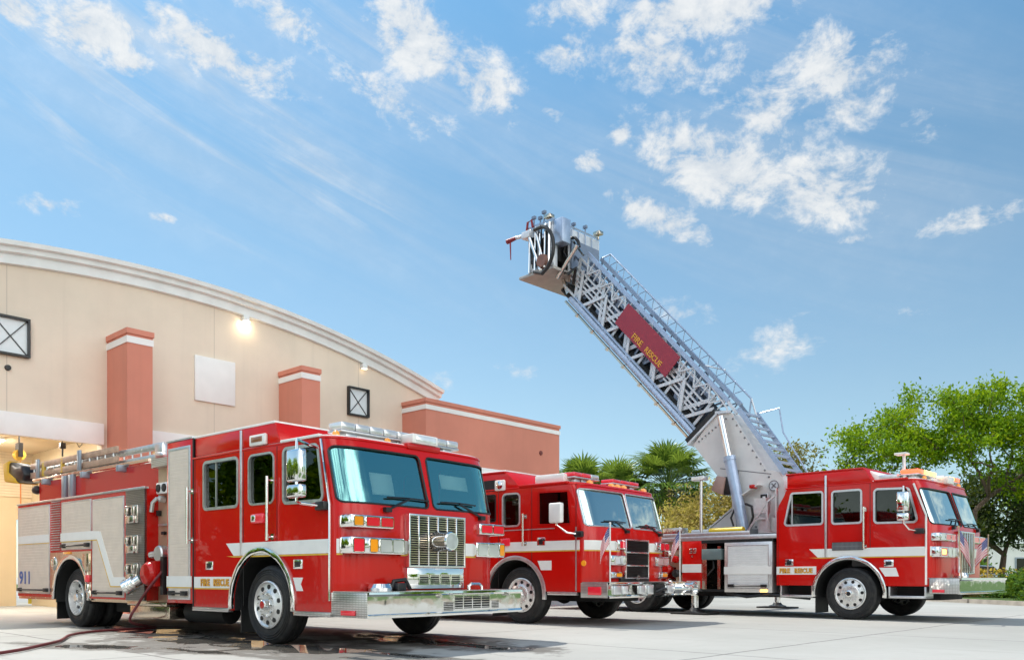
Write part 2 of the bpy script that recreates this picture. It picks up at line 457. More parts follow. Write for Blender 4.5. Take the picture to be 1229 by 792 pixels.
    # windscreen panes follow the curved front
    for w in P['screens']:
        y0 = min(p[0] for p in w['pts']); y1 = max(p[0] for p in w['pts'])
        zz0 = min(p[1] for p in w['pts']); zz1 = max(p[1] for p in w['pts'])
        g = MB(); n, m_ = 30, 6; v = []
        for j in range(m_+1):
            z = zz0-.03+(zz1-zz0+.06)*j/m_
            for i in range(n+1):
                y = y0-.03+(y1-y0+.06)*i/n; y = min(max(y, .012), W-.012)
                v.append((fx(y, z)-.02, y, z))
        g.add(v, [(j*(n+1)+i, j*(n+1)+i+1, (j+1)*(n+1)+i+1, (j+1)*(n+1)+i) for j in range(m_) for i in range(n)])
        o = g.build('windshield', P.get('glass', 'glass'), parent)
        q = rpoly(w['pts'], w['r'], 6); qq = []
        for i in range(len(q)):
            a, c_ = q[i], q[(i+1) % len(q)]; L = math.hypot(c_[0]-a[0], c_[1]-a[1]); kk = max(1, int(L/.12))
            for t in range(kk): qq.append((a[0]+(c_[0]-a[0])*t/kk, a[1]+(c_[1]-a[1])*t/kk))
        t = MB(); t.tube([(fx(y, z)+.004, y, z) for y, z in qq], .013, 6, closed=True); t.build('windshield_gasket', w.get('gasket', 'black'), o)
    # interior
    zf = P['zfloor']
    for (sx, sy) in P.get('seats', ((.15, .55), (.15, W-.55), (-1.1, .6), (-1.1, W-.6))):
        st = MB(); st.box(sx-.25, sx+.28, sy-.25, sy+.25, zf+.003, zf+.42); st.prism([(sx-.3, zf+.4), (sx-.16, zf+.4), (sx-.24, zf+1.2), (sx-.36, zf+1.2)], 'xz', sy-.23, sy+.23)
        st.box(sx-.36, sx-.26, sy-.12, sy+.12, zf+1.21, zf+1.4)
        st.build('cab_seat', 'seat', parent, bevel=.04)
    d = MB(); zd = ZL[1]-.06; ex = xe-.02
    d.prism([(ex-.55, zd-.5), (ex-.02, zd-.5), (ex-.02, zd), (ex-.35, zd-.02), (ex-.55, zd-.12)], 'xz', .1, W-.1)
    d.build('dashboard', 'dash', parent, bevel=.02)
    sw = MB(); cy_ = W-.62; cx_ = ex-.62
    sw.tube([(cx_+.1*math.sin(a), cy_+.23*math.cos(a), zd+.0+.2*math.sin(a)) for a in [2*PI*k/20 for k in range(20)]], .018, 6, closed=True)
    sw.cyl((cx_, cy_, zd), (cx_+.3, cy_, zd-.25), .03); sw.build('steering_wheel', 'black', parent)
    C = Cab(); C.fx = fx; C.plan = plan; C.W = W; C.lean = lean; C.ys = ys
    return C
def plate(parent, name, mat, C, y0, y1, z0, z1, t=.006, n=None, back=.0):
    """panel that follows the curved front between y0 and y1"""
    n = n or max(2, int((y1-y0)/.04)); m = MB(); v = []
    for i in range(n+1):
        y = y0+(y1-y0)*i/n
        for z in (z0, z1):
            x = C.fx(y, z); v += [(x-back, y, z), (x+t, y, z)]
    fs = []
    for i in range(n):
        a, b = i*4, (i+1)*4
        fs += [(a+1, b+1, b+3, a+3), (a, a+2, b+2, b), (a, b, b+1, a+1), (a+2, a+3, b+3, b+2)]
    fs += [(0, 1, 3, 2), (n*4, n*4+2, n*4+3, n*4+1)]
    m.add(v, fs); return m.build(name, mat, parent)
def decal(parent, name, mat, pts, y=0, t=.005, both=None):
    m = MB(); m.prism(pts, 'xz', y-t, y+.002)
    if both is not None: m.prism(pts, 'xz', both-.002, both+t)
    return m.build(name, mat, parent)
def rail(parent, x, z0, z1, W=None, y=-.09, horizontal=None):
    m = MB(); m.tube([(x, .0, z0+.03), (x, y, z0+.03), (x, y, z0), (x, y, z1), (x, y, z1-.03), (x, 0, z1-.03)], .012, 8)
    m.cyl((x, y, z0-.02), (x, y, z1+.02), .021); m.box(x-.03, x+.03, -.012, .0, z0-.01, z0+.07); m.box(x-.03, x+.03, -.012, .0, z1-.07, z1+.01)
    return m.build('grab_rail', 'chrome', parent)
def rollup(parent, x0, x1, z0, z1, mat='roll', y=0, pitch=.052, fw=.022, handle=True, frame='alu', slope=0.):
    """roller shutter with frame, slats and a bottom latch bar"""
    m = MB(); n = max(3, int((z1-z0)/pitch)); v = []; h = (z1-z0)/n
    prof = []
    for i in range(n):
        a = z0+i*h; prof += [(-.0075, a), (-.011, a+.12*h), (-.011, a+.9*h), (-.0075, a+.999*h)]
    for d, z in prof: v += [(x0, y+d, z), (x1, y+d, z)]
    m.add(v, [(2*i, 2*i+1, 2*i+3, 2*i+2) for i in range(len(prof)-1)])
    o = m.build('roll_up_door', mat, parent, ang=15)
    f = MB(); f.ring(rect(x0-fw, x1+fw, z0-fw, z1+fw), rect(x0, x1, z0, z1), 'xz', y-.014, y+.06); f.build('door_frame', frame, o, bevel=.004)
    if handle:
        g = MB(); g.cyl((x0+.06, y-.045, z0+.05), (x1-.06, y-.045, z0+.05), .016, n=10)
        for xx in (x0+.09, x1-.09): g.box(xx-.07, xx+.07, y-.06, y+.012, z0+.015, z0+.085)
        g.build('latch_bar', 'black', o, bevel=.006)
    return o
def light_unit(parent, C, y0, y1, z0, z1, lenses, name='headlight', t=.06, xo=None):
    """chrome bezel on the front with separate lenses, lenses = [(fraction0, fraction1, mat)]"""
    x = max(C.fx(y0+.02, z0), C.fx(y1-.02, z0)) if xo is None else xo
    xa = min(C.fx(y0+.01, z0), C.fx(y1-.01, z0))-.03
    m = MB(); m.box(xa, x+t, y0, y1, z0, z1)
    o = m.build(name, 'chrome', parent, bevel=.018)
    for a, b, mt in lenses:
        l = MB(); ya = y0+(y1-y0)*a; yb = y0+(y1-y0)*b
        l.ring(off(rpoly(rect(ya, yb, z0+.025, z1-.025), .02), .008), rpoly(rect(ya, yb, z0+.025, z1-.025), .02, 5), 'yz', x+t-.004, x+t+.014)
        l.mi = 1
        l.prism(off(rpoly(rect(ya, yb, z0+.025, z1-.025), .02), -.002), 'yz', x+t-.002, x+t+.008)
        l.build('lamp_lens', ['chrome', mt], o)
    return o
def mirror(parent, x0, x1, parts, y=-.42, arm_top=None, arm_bot=None, mat='chrome'):
    m = MB()
    for z0, z1 in parts: m.box(x0, x1, y-.05, y+.06, z0, z1)
    o = m.build('side_mirror', mat, parent, bevel=.028, seg=3)
    a = MB(); xm = x0+(x1-x0)*.55
    pts = []
    if arm_top: pts += [(arm_top[0], .0, arm_top[1]), (arm_top[0], -.12, arm_top[1]+.02), (xm, y, arm_top[1]+.05)]
    pts += [(xm, y, parts[0][1]), (xm, y, parts[-1][0]-.04), (arm_bot[0]-.1, y*.7, arm_bot[1]+.03), (arm_bot[0], .0, arm_bot[1])]
    a.tube(pts, .019, 8); a.build('mirror_arm', 'chrome', o)
    k = MB(); k.box(arm_bot[0]-.08, arm_bot[0]+.1, -.09, 0.0, arm_bot[1]-.05, arm_bot[1]+.06); k.build('mirror_bracket', 'black', o, bevel=.02)
    g = MB()
    for z0, z1 in parts: g.box(x0-.004, x0+.002, y-.03, y+.04, z0+.04, z1-.04)
    g.build('mirror_glass', 'black', o)
    return o
def wiper(parent, C, y0, z0, y1, z1):
    m = MB(); p0 = (C.fx(y0, z0)+.04, y0, z0); p1 = (C.fx(y1, z1)+.03, y1, z1)
    m.tube([p0, p1], .016, 6); m.box(p0[0]-.05, p0[0]+.02, y0-.05, y0+.05, z0-.03, z0+.03)
    dy = .36
    m.tube([(C.fx(y1+t, z1+.02)+.02, y1+t, z1+.012*math.cos(t*4)) for t in (-dy, -dy/2, 0, dy/2, dy)], .012, 6)
    return m.build('wiper', 'black', parent)
def lightbar(parent, x, y0, y1, z0, z1, segs, name='light_bar', w=.3):
    b = MB(); b.box(x-w/2, x+w/2, y0, y1, z0, z0+.03); 
    for yy in (y0+.2, (y0+y1)/2, y1-.2): b.box(x-.1, x+.1, yy-.09, yy+.09, z0-.1, z0)
    o = b.build(name, 'alu', parent, bevel=.01)
    n = len(segs); h = (y1-y0)/n
    for i, mt in enumerate(segs):
        l = MB(); l.box(x-w/2+.006, x+w/2-.006, y0+i*h+.006, y0+(i+1)*h-.006, z0+.031, z1); l.build('light_module', mt, o, bevel=.02)
    return o
def marker(parent, x, y, z, mat='lens_amber', r=.05):
    m = MB(); m.lathe([(r, 0), (r, .02), (r*.85, .05), (r*.4, .07), (0, .075)], c=(x, y, z), axis='z', n=16); return m.build('marker_lamp', mat, parent)
def chassis(parent, x0, x1, W, z0=.38, z1=.72, axles=(0, -5.92), Rr=.525):
    m = MB(); m.box(x0, x1, .85, W-.85, z0, z1); m.build('chassis', 'dark', parent, bevel=.01)
    for ax in axles:
        a = MB(); a.cyl((ax, .4, Rr), (ax, W-.4, Rr), .09); a.lathe([(0, -.2), (.15, -.16), (.2, 0), (.15, .16), (0, .2)], c=(ax, W/2, Rr), n=16); a.build('axle', 'dark', parent)
def rear_box(parent, x0, x1, W, z0, z1, mat, arch=None, name='rear_body'):
    m = MB(); m.box(x0, x1, 0.004, W-.004, z0, z1); o = m.build(name, mat, parent)
    if arch:
        c = MB()
        for ax, ar, wz in arch:
            pl = [(ax+ar, z0-.3)]+arc(ax, wz, ar, 0, 180, 20)+[(ax-ar, z0-.3)]
            c.prism(pl, 'xz', -.3, .95); c.prism(pl, 'xz', W-.95, W+.3)
        cut(o, [c])
    return o
def mudflap(parent, x, y0, y1, z1=.5):
    m = MB(); m.box(x-.012, x+.012, y0, y1, .12, z1); return m.build('mud_flap', 'black', parent)

# ================================================================== FIRE ENGINE (nearest)
def place(th, x, y): return (x, y, 0), -th
T1_ = (.693, -3.256, 11.055); T2_ = (.69, .159, 15.933); T3_ = (.785, 7.037, 17.36)
def world(T, x, y, z):
    th, X, Y = T; return Vector((X+x*math.cos(th)+y*math.sin(th), Y-x*math.sin(th)+y*math.cos(th), z))

def stripe_band(p, C, x0, z0, z1, xs, front_skip):
    """white band with a yellow pinstripe along the side and round the front"""
    W = C.W
    for nm, mt, a, b in (('white_stripe', 'stripe', z0, z1), ('pinstripe', 'yellowline', z0-.022, z0-.004)):
        for y, bo in ((0, None), (W, 1)):
            m = MB(); 
            pts = [(x0, b), (x0+.19 if nm == 'white_stripe' else x0+.2, a), (xs, a), (xs, b)]
            m.prism(pts, 'xz', *((-.005, .002) if y == 0 else (W-.002, W+.005))); m.build(nm, mt, p)
        ya = .0
        for (s0, s1) in front_skip: plate(p, nm, mt, C, s0, s1, a, b, .006)

def pump_engine_rear(p, W, full=True):
    """cabinets behind the pump panel"""
    body = rear_box(p, -8.455, -3.31, W, .52, 2.295, 'red', arch=[(-6.0, .70, .525)])
    rollup(body, -8.38, -6.95, .60, 2.22); rollup(body, -6.37, -5.22, 1.40, 2.22); rollup(body, -5.12, -4.02, .58, 2.2)
    lv = MB()
    for k in range(21):
        z = 1.38+k*.044; lv.prism([(0, z), (-.022, z+.004), (-.022, z+.012), (0, z+.024)], 'yz', -6.84, -6.47)
    lv.build('louvre_panel', 'alu', body)
    tr = MB(); tr.box(-8.47, -3.3, -.02, .06, 2.29, 2.325); tr.box(-8.47, -3.3, W-.06, W+.02, 2.29, 2.325); tr.build('top_rail', 'alu', body, bevel=.006)
    # bright panel around the rear wheel
    q = MB(); a = arc(-6.0, .525, .71, 3, 177, 24)
    q.prism([(-5.2, .56)]+a+[(-6.9, .56), (-6.9, 1.34), (-5.2, 1.34)], 'xz', -.006, .0); q.build('wheel_panel', 'steel_warm', body)
    fl = MB(); fl.prism(arc(-6.0, .525, .76, -3, 183, 30)+arc(-6.0, .525, .685, -3, 183, 30)[::-1], 'xz', -.035, .01); fl.build('fender_trim', 'chrome', body, bevel=.006)
    wl = MB(); wl.prism(arc(-6.0, .525, .697, -8, 188, 24)+arc(-6.0, .525, .677, -8, 188, 24)[::-1], 'xz', .012, .945)
    wl.prism([(-5.3, .45)]+arc(-6.0, .525, .69, 0, 180, 16)+[(-6.7, .45)], 'xz', .925, .944); wl.build('wheel_well', 'dark', body)
    fd = MB(); fd.lathe([(0, -.03), (.1, -.028), (.125, -.012), (.13, .0)], c=(-6.72, 0, 1.14), n=24); fd.build('fuel_door', 'steel', body)
    f2 = MB(); f2.lathe([(0, -.03), (.06, -.028), (.08, -.008), (.08, .0)], c=(-5.33, 0, 1.13), n=20); f2.box(-5.52, -5.26, -.03, 0, .99, 1.3); f2.build('filler_panel', 'steel_warm', body, bevel=.006)
    am = MB(); am.box(-6.28, -6.02, -.035, 0, 1.30, 1.345); am.build('side_marker', 'lens_amber', body, bevel=.008)
    rl = MB(); rl.box(-5.37, -5.24, -.05, 0, .80, .93); rl.build('side_marker', 'lens_red', body, bevel=.02)
    gl = MB(); gl.box(-5.36, -5.25, -.05, 0, .62, .78); gl.build('side_lamp', 'chrome', body, bevel=.02)
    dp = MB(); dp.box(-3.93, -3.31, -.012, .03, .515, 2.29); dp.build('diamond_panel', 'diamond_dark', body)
    for z in (1.90, 1.42, .97):
        h = MB(); h.ring(rect(-3.87, -3.47, z-.15, z+.14), rect(-3.82, -3.52, z-.02, z+.11), 'xz', -.05, -.01)
        h.box(-3.80, -3.72, -.1, -.01, z-.0, z+.1); h.box(-3.64, -3.55, -.07, -.01, z-.02, z+.12); h.box(-3.78, -3.52, -.09, -.01, z-.15, z-.03)
        h.build('hose_connection', 'steel', body, bevel=.012)
    sl = MB(); sl.lathe([(0, -.05), (.06, -.048), (.075, -.03), (.08, -.01)], c=(-3.74, 0, .68), n=20); sl.build('side_lamp', 'lens_clear', body)
    # reflective stripe on the shutters
    for nm, mt, dz0, dz1 in (('white_stripe', 'stripe', 0, 0), ('pinstripe', 'yellowline', -1, 0)):
        pcs = [(-8.39, -6.92), (-6.43, -5.15)]
        a, b = (1.535, 1.685) if dz0 == 0 else (1.518, 1.531)
        for x0, x1 in pcs: decal(body, nm, mt, rect(x0, x1, a, b), -.011, .004)
        if dz0 == 0:
            decal(body, nm, mt, [(-5.15, 1.535), (-4.95, 1.535), (-4.45, .745), (-3.945, .745), (-3.945, .89), (-4.36, .89), (-4.83, 1.665), (-5.15, 1.685)], -.011, .006)
        else:
            decal(body, nm, mt, [(-5.15, 1.515), (-4.965, 1.515), (-4.47, .725), (-3.945, .725), (-3.945, .742), (-4.455, .742), (-4.955, 1.531), (-5.15, 1.531)], -.011, .004)
    lettering(body, 'lettering', '911', .5, .25, 'blue_text', side_mtx(-8.33, -.0135, .755), .004, .02)
    # hose bed walls
    up = MB(); up.box(-8.2, -3.3, .30, .36, 2.3, 2.76); up.box(-8.2, -3.3, W-.36, W-.3, 2.3, 2.76); up.box(-3.36, -3.3, .36, W-.36, 2.3, 2.76); up.box(-8.2, -3.36, .36, W-.36, 2.3, 2.42)
    hb = up.build('hose_bed', 'red_dark', p)
    st = MB(); st.box(-8.47, -6.72, .03, W-.03, .47, .518); st.box(-5.28, -3.31, .03, W-.03, .47, .518); st.build('underbody', 'steel_warm', body)
    # pump panel between cabinets and cab
    pp = MB(); pp.box(-3.306, -2.64, .22, W-.22, .5, 2.62); pan = pp.build('pump_panel', 'panel_tan', p)
    tp = MB(); tp.box(-3.306, -2.64, .1, W-.1, 2.62, 2.76); tp.build('top_panel', 'diamond', pan)
    g = MB(); g.box(-3.22, -2.82, .13, .22, 2.2, 2.38); g.build('gauge_box', 'white', pan, bevel=.02)
    g = MB()
    for xx in (-3.13, -2.95): g.lathe([(0, -.02), (.06, -.018), (.065, 0)], c=(xx, .13, 2.29), n=20)
    g.build('gauge', 'black', pan)
    g = MB(); g.tube([(-3.1, .2, 2.12), (-3.1, .08, 2.12), (-3.18, .06, 2.06), (-3.22, .06, 1.92)], .032, 10); g.lathe([(0, -.1), (.05, -.09), (.06, 0)], c=(-3.08, .2, 2.12), n=14); g.build('discharge_elbow', 'alu', pan)
    g = MB(); g.box(-3.26, -3.2, .15, .22, 1.86, 1.95); g.box(-3.14, -3.04, .17, .22, 1.56, 1.61); g.build('pull_handle', 'black', pan, bevel=.008)
    g = MB(); g.box(-3.2, -2.72, .16, .22, 1.70, 1.73); g.box(-2.70, -2.66, .1, .22, 1.66, 2.5); g.build('panel_trim', 'alu', pan)
    g = MB(); g.lathe([(0, -.02), (.115, -.02), (.13, .0), (.13, .1), (.1, .14), (.09, .26), (0, .26)], c=(-2.84, -.02, 1.25), n=24); g.cyl((-3.2, .05, 1.24), (-2.9, .05, 1.26), .055); g.build('valve', 'alu', pan)
    g = MB(); g.lathe([(0, -.16), (.15, -.15), (.19, -.1), (.2, .0), (.17, .14), (.2, .2), (.2, .26)], c=(-3.02, .0, .94), n=28); g.box(-2.86, -2.78, -.1, .2, .75, 1.14); g.build('intake_valve', 'red_dark', pan)
    g = MB(); g.cyl((-3.3, -.16, .80), (-3.42, -.26, .72), .12, n=24); g.cyl((-3.24, -.1, .86), (-3.3, -.16, .80), .085, n=20)
    for k in range(3): g.cyl((-3.3-.04*k, -.16-.033*k, .80-.026*k), (-3.31-.04*k, -.17-.033*k, .79-.026*k), .13, n=24)
    g.build('intake_cap', 'chrome', pan)
    g = MB(); g.lathe([(0, -.08), (.1, -.07), (.11, .0), (.1, .2)], c=(-3.2, -.0, 1.0), n=20); g.build('intake_cap', 'black', pan)
    g = MB(); g.box(-2.75, -2.66, -.04, .2, .62, 1.2); g.build('hose_bracket', 'black', pan)
    g = MB(); g.box(-3.9, -2.64, .0, .5, .44, .5); g.box(-3.9, -2.64, .05, .45, .24, .43); g.build('pump_step', 'steel_warm', p, bevel=.006)
    if full:
        mudflap(p, -6.74, .05, .75, .5)
    for x in (-5.92,):
        wheel(p, x, .06, .525, 'rear', 1, dual=True); wheel(p, x, W-.06, .525, 'rear', -1, dual=True)
    tk = MB(); tk.box(-5.15, -4.2, .4, W-.4, .28, .5); tk.cyl((-2.5, .35, .36), (-1.4, .35, .36), .16); tk.build('air_tank', 'dark', p, bevel=.02)

def front_bumper(p, C, x0, x1, y0, y1, z0, z1, side='diamond', bow=.05):
    m = MB(); m.box(x0, x1-.02, y0, y1, z0+.006, z1-.006); o = m.build('bumper', side, p, bevel=.004)
    f = MB(); n = 24; v = []
    def bx(y): t = (y-(y0+y1)/2)/((y1-y0)/2); return x1-.012+bow*(1-t*t)
    for i in range(n+1):
        y = y0+.01+(y1-y0-.02)*i/n
        v += [(bx(y)+.03, y, z1), (bx(y)+.032, y, z1-.025), (bx(y), y, z1-.05), (bx(y), y, z0+.05), (bx(y)+.032, y, z0+.025), (bx(y)+.03, y, z0), (x1-.05, y, z0+.002), (x1-.05, y, z1-.002)]
    fs = []
    for i in range(n):
        for k in range(8): fs.append((i*8+k, i*8+(k+1) % 8, (i+1)*8+(k+1) % 8, (i+1)*8+k))
    fs += [list(range(8)), list(range(n*8, n*8+8))]
    f.add(v, fs); f.build('bumper_face', 'chrome_bumper', o, ang=50)
    d = MB(); d.box(x0-.2, x1-.01, y0+.012, y1-.012, z1-.004, z1+.008); d.build('bumper_deck', 'diamond', o)
    return o, bx
def louvre(parent, bx, y0, y1, z0, z1, n=5):
    m = MB(); ym = (y0+y1)/2; x = bx(ym)
    m.box(x-.01, x+.004, y0, y1, z0, z1); o = m.build('vent', 'black', parent)
    s = MB()
    for k in range(n):
        z = z0+(z1-z0)*(k+.5)/n; s.box(x+.004, x+.010, y0, y1, z-.0035, z+.0035)
    s.ring(rect(y0-.012, y1+.012, z0-.012, z1+.012), rect(y0, y1, z0, z1), 'yz', x-.002, x+.014)
    s.build('vent_slat', 'chrome', o); return o
def grille(parent, x, y0, y1, z0, z1, cols, pitch=.03, slat='steel_warm', rows=1):
    m = MB(); m.ring(rect(y0, y1, z0, z1), rect(y0+.025, y1-.025, z0+.025, z1-.025), 'yz', x-.09, x+.012)
    for k in range(1, cols):
        y = y0+(y1-y0)*k/cols; m.box(x-.02, x+.01, y-.011, y+.011, z0+.02, z1-.02)
    for k in range(1, rows):
        z = z0+(z1-z0)*k/rows; m.box(x-.02, x+.011, y0+.02, y1-.02, z-.014, z+.014)
    o = m.build('grille', 'chrome', parent, bevel=.004)
    b = MB(); b.box(x-.12, x-.05, y0+.005, y1-.005, z0+.005, z1-.005); b.build('grille_back', 'black', o)
    s = MB(); z = z0+.04
    while z < z1-.03:
        s.prism([(x-.03, z), (x-.002, z+.008), (x-.002, z+.018), (x-.03, z+.012)], 'xz', y0+.026, y1-.026); z += pitch
    s.build('grille_slat', slat, o); return o

t1 = thing('fire_engine', 'large red fire engine nearest the camera with ladders on its side rack', 'fire engine', *place(*T1_))
W1 = 2.9
C1 = make_cab(t1, dict(W=W1, xc=1.63, xe=1.36, bow=.05, rc=.46, rx=.26, zl=[.42, 1.79, 2.52, 2.66], lean=[0, 0, -.19, -.24], zb=.43, zroof=2.66, zfloor=1.0, x0=-1.83, mat='red', roofmat='white',
    arch_r=.70, arch_x=-.12, wheel_r=.525,
    windows=[dict(pts=rect(-1.55, -.69, 1.875, 2.53), r=.06, bar=-1.27), dict(pts=rect(-.41, .166, 1.87, 2.53), r=.09, frame='alu', fw=.016), dict(pts=[(.39, 1.855), (1.2, 1.845), (1.085, 2.53), (.39, 2.54)], r=.06)],
    screens=[dict(pts=[(.035, 1.81), (1.41, 1.80), (1.39, 2.51), (.035, 2.51)], r=.07), dict(pts=[(1.49, 1.80), (2.865, 1.81), (2.865, 2.51), (1.51, 2.51)], r=.07)]))
rr = MB(); rr.prism([(-1.82, 2.645), (.30, 2.645), (.18, 2.93), (-1.82, 2.93)], 'xz', .006, W1-.006); rr_ = rr.build('raised_roof', 'red', t1, bevel=.025)
q = MB(); q.box(-1.84, .17, .0, W1, 2.915, 2.95); q.build('roof_panel', 'white', rr_, bevel=.012)
q = MB(); q.box(.33, 1.14, -.022, .04, 2.63, 2.668); q.build('gutter_rail', 'white', t1, bevel=.008)
rc_ = MB(); rc_.box(-2.62, -1.87, .0, W1, .5, 2.93); rcb = rc_.build('crew_compartment', 'red', t1, bevel=.012)
rollup(rcb, -2.52, -1.97, .6, 2.79, fw=.045)
q = MB(); q.box(-2.63, -1.87, -.01, W1+.01, 2.93, 2.955); q.build('top_rail', 'alu', rcb)
q = MB(); q.box(-1.866, -1.835, -.006, W1, .45, 2.93); q.build('hinge_strip', 'black', t1)
for x0, x1, a, b in ((-2.60, -1.88, .745, .905), (-1.82, -.84, .735, .895)):
    yy = -.011 if x0 < -2 else 0; decal(t1, 'white_stripe', 'stripe', rect(x0, x1, a, b), yy, .006); decal(t1, 'pinstripe', 'yellowline', rect(x0, x1, a-.018, a-.003), yy, .005)
decal(t1, 'white_stripe', 'stripe', [(.66, .715), (.80, .715), (.75, .80), (.80, .885), (.59, .885)], 0, .006)
lettering(t1, 'lettering', 'FIRE  RESCUE', .74, .105, 'gold', side_mtx(-1.63, -.0065, .762), .005, .03, 'maroon')
stripe_band(t1, C1, -.97, 1.185, 1.36, 1.345, ((.0, .08), (.9, 1.0), (1.9, 2.34)))
q = MB(); q.box(-.615, -.57, -.016, .002, 1.19, 2.9); q.build('door_trim', 'alu', t1, bevel=.005)
q = MB(); q.tube([(1.335, -.008, .6), (1.335, -.008, 1.78), (1.16, -.008, 2.6)], .016, 6); q.build('corner_trim', 'chrome', t1)
q = MB()
for x in (-1.80, -.545, .235): q.box(x-.005, x+.005, -.0025, .002, .5 if x != .235 else 1.2, 2.6)
q.build('door_gap', 'black', t1)
for x in (-1.5, .6):
    q = MB(); q.box(x, x+.19, -.012, .0, .995, 1.115); o = q.build('door_handle', 'chrome', t1, bevel=.008)
    q = MB(); q.box(x+.04, x+.15, -.02, -.011, 1.02, 1.09); q.build('handle_paddle', 'black', o, bevel=.006)
q = MB(); q.box(-.34, .03, -.05, .003, 2.645, 2.795); o = q.build('scene_lamp', 'white', t1, bevel=.02)
q = MB(); q.box(-.28, -.03, -.058, -.048, 2.69, 2.76); q.build('lamp_lens', simple('dull_lens', (.3, .12, .06), .15, coat=.5), o, bevel=.006)
q = MB(); q.box(-.3, -.02, -.05, .003, 1.61, 1.74); o = q.build('side_marker', 'lens_red', t1, bevel=.02)
q = MB(); q.box(-.29, -.19, -.056, -.045, 1.63, 1.72); q.build('lamp_lens', 'chrome', o, bevel=.006)
rail(t1, -1.87, 1.40, 2.18); rail(t1, .14, 1.39, 2.19)
for a, b in ((-1.83, -.88), (.63, 1.37)):
    q = MB(); q.box(a, b, -.03, .06, .40, .46); q.build('step_plate', 'diamond', t1, bevel=.006)
mirror(t1, 1.06, 1.34, [(2.03, 2.42), (1.84, 2.0)], -.40, (1.1, 2.49), (1.22, 1.76))
light_unit(t1, C1, .05, .74, 1.495, 1.655, [(.06, .26, 'lens_amber'), (.34, .64, 'lens_red'), (.68, .97, 'lens_red')], 'warning_light')
light_unit(t1, C1, .05, .92, 1.175, 1.385, [(.03, .22, 'lens_red'), (.33, .47, 'lens_amber'), (.52, .74, 'lens_clear'), (.76, .97, 'lens_clear')])
light_unit(t1, C1, 2.37, 2.92, 1.495, 1.655, [(.06, .48, 'lens_red'), (.52, .94, 'lens_red')], 'warning_light')
light_unit(t1, C1, 2.30, 2.92, 1.175, 1.385, [(.05, .38, 'lens_clear'), (.42, .75, 'lens_clear'), (.8, .96, 'lens_amber')])
g1 = grille(t1, 1.70, .97, 2.03, 1.02, 1.71, 6)
q = MB(); q.lathe([(0, .26), (.115, .26), (.128, .24), (.125, .2), (.135, .05), (.14, .0)], c=(1.705, 1.50, 1.36), axis='x', n=32); q.build('siren', 'chrome', g1)
q = MB(); q.lathe([(0, .002), (.105, .002), (.105, -.02)], c=(1.965, 1.50, 1.36), axis='x', n=28); q.build('siren_face', 'alu', g1)
q = MB(); q.box(1.45, 1.68, .97, 2.03, .74, 1.015); lg = q.build('grille_panel', 'chrome_bumper', t1, bevel=.008)
for k in range(4): louvre(lg, lambda y: 1.683, 1.17+k*.2, 1.33+k*.2, .80, .915, 4)
bp, bx = front_bumper(t1, C1, 1.36, 2.03, .0, 2.87, .40, .71)
for (a, b, c, d) in ((1.22, 1.40, .46, .57), (1.43, 1.58, .48, .64), (1.60, 1.76, .48, .64), (1.78, 1.94, .48, .64), (1.96, 2.12, .48, .64), (2.17, 2.32, .47, .57)): louvre(bp, bx, a, b, c, d)
q = MB(); q.box(1.56, 1.82, -.02, .0, .43, .49); q.build('side_marker', 'lens_red', bp, bevel=.006)
q = MB(); q.lathe([(0, 0), (.15, 0), (.16, .04), (.13, .09), (0, .1)], c=(1.75, .45, .718), axis='z', n=24); q.build('deck_valve', 'chrome', bp)
q = MB(); q.tube([(1.8, .58, .72), (1.8, .62, .84), (1.84, .78, .86), (1.84, .86, .74)], .03, 8); q.box(1.7, 1.9, .6, .75, .72, .82); q.build('deck_coupling', 'black', bp, bevel=.01)
q = MB(); q.tube([(1.8, 2.0, .715), (1.8, 2.0, .77), (1.8, 2.06, .80), (1.8, 2.2, .80), (1.8, 2.26, .77), (1.8, 2.26, .715)], .022, 8); q.build('tow_eye', 'chrome', bp)
q = MB(); q.cyl((2.0, 1.15, .655), (2.1, 1.15, .655), .025); q.cyl((2.0, 2.5, .655), (2.1, 2.5, .655), .02); q.build('bumper_bolt', 'steel', bp)
wiper(t1, C1, .66, 1.74, 1.05, 1.90); wiper(t1, C1, 2.45, 1.73, 2.0, 1.90)
lightbar(t1, 1.1, .25, 2.40, 2.72, 2.85, ['lens_clear']*9, w=.28)
q = MB(); q.box(1.2, 1.46, 1.27, 1.75, 2.68, 2.81); o = q.build('spot_lamp', 'white', t1, bevel=.02)
q = MB(); q.box(1.455, 1.468, 1.33, 1.70, 2.70, 2.79); q.build('lamp_lens', 'lens_clear', o, bevel=.01)
q = MB(); q.box(.95, 1.44, 1.2, 1.82, 2.6, 2.68); q.build('lamp_mount', 'red_dark', t1, bevel=.02)
marker(t1, 1.2, .2, 2.655); marker(t1, 1.26, 1.0, 2.655)
chassis(t1, -8.3, 1.4, W1)
wheel(t1, 0, .03, .525, 'front', 1, 'red_dark'); wheel(t1, 0, W1-.03, .525, 'front', -1)
mudflap(t1, -.76, .1, .8, .62)
pump_engine_rear(t1, W1)
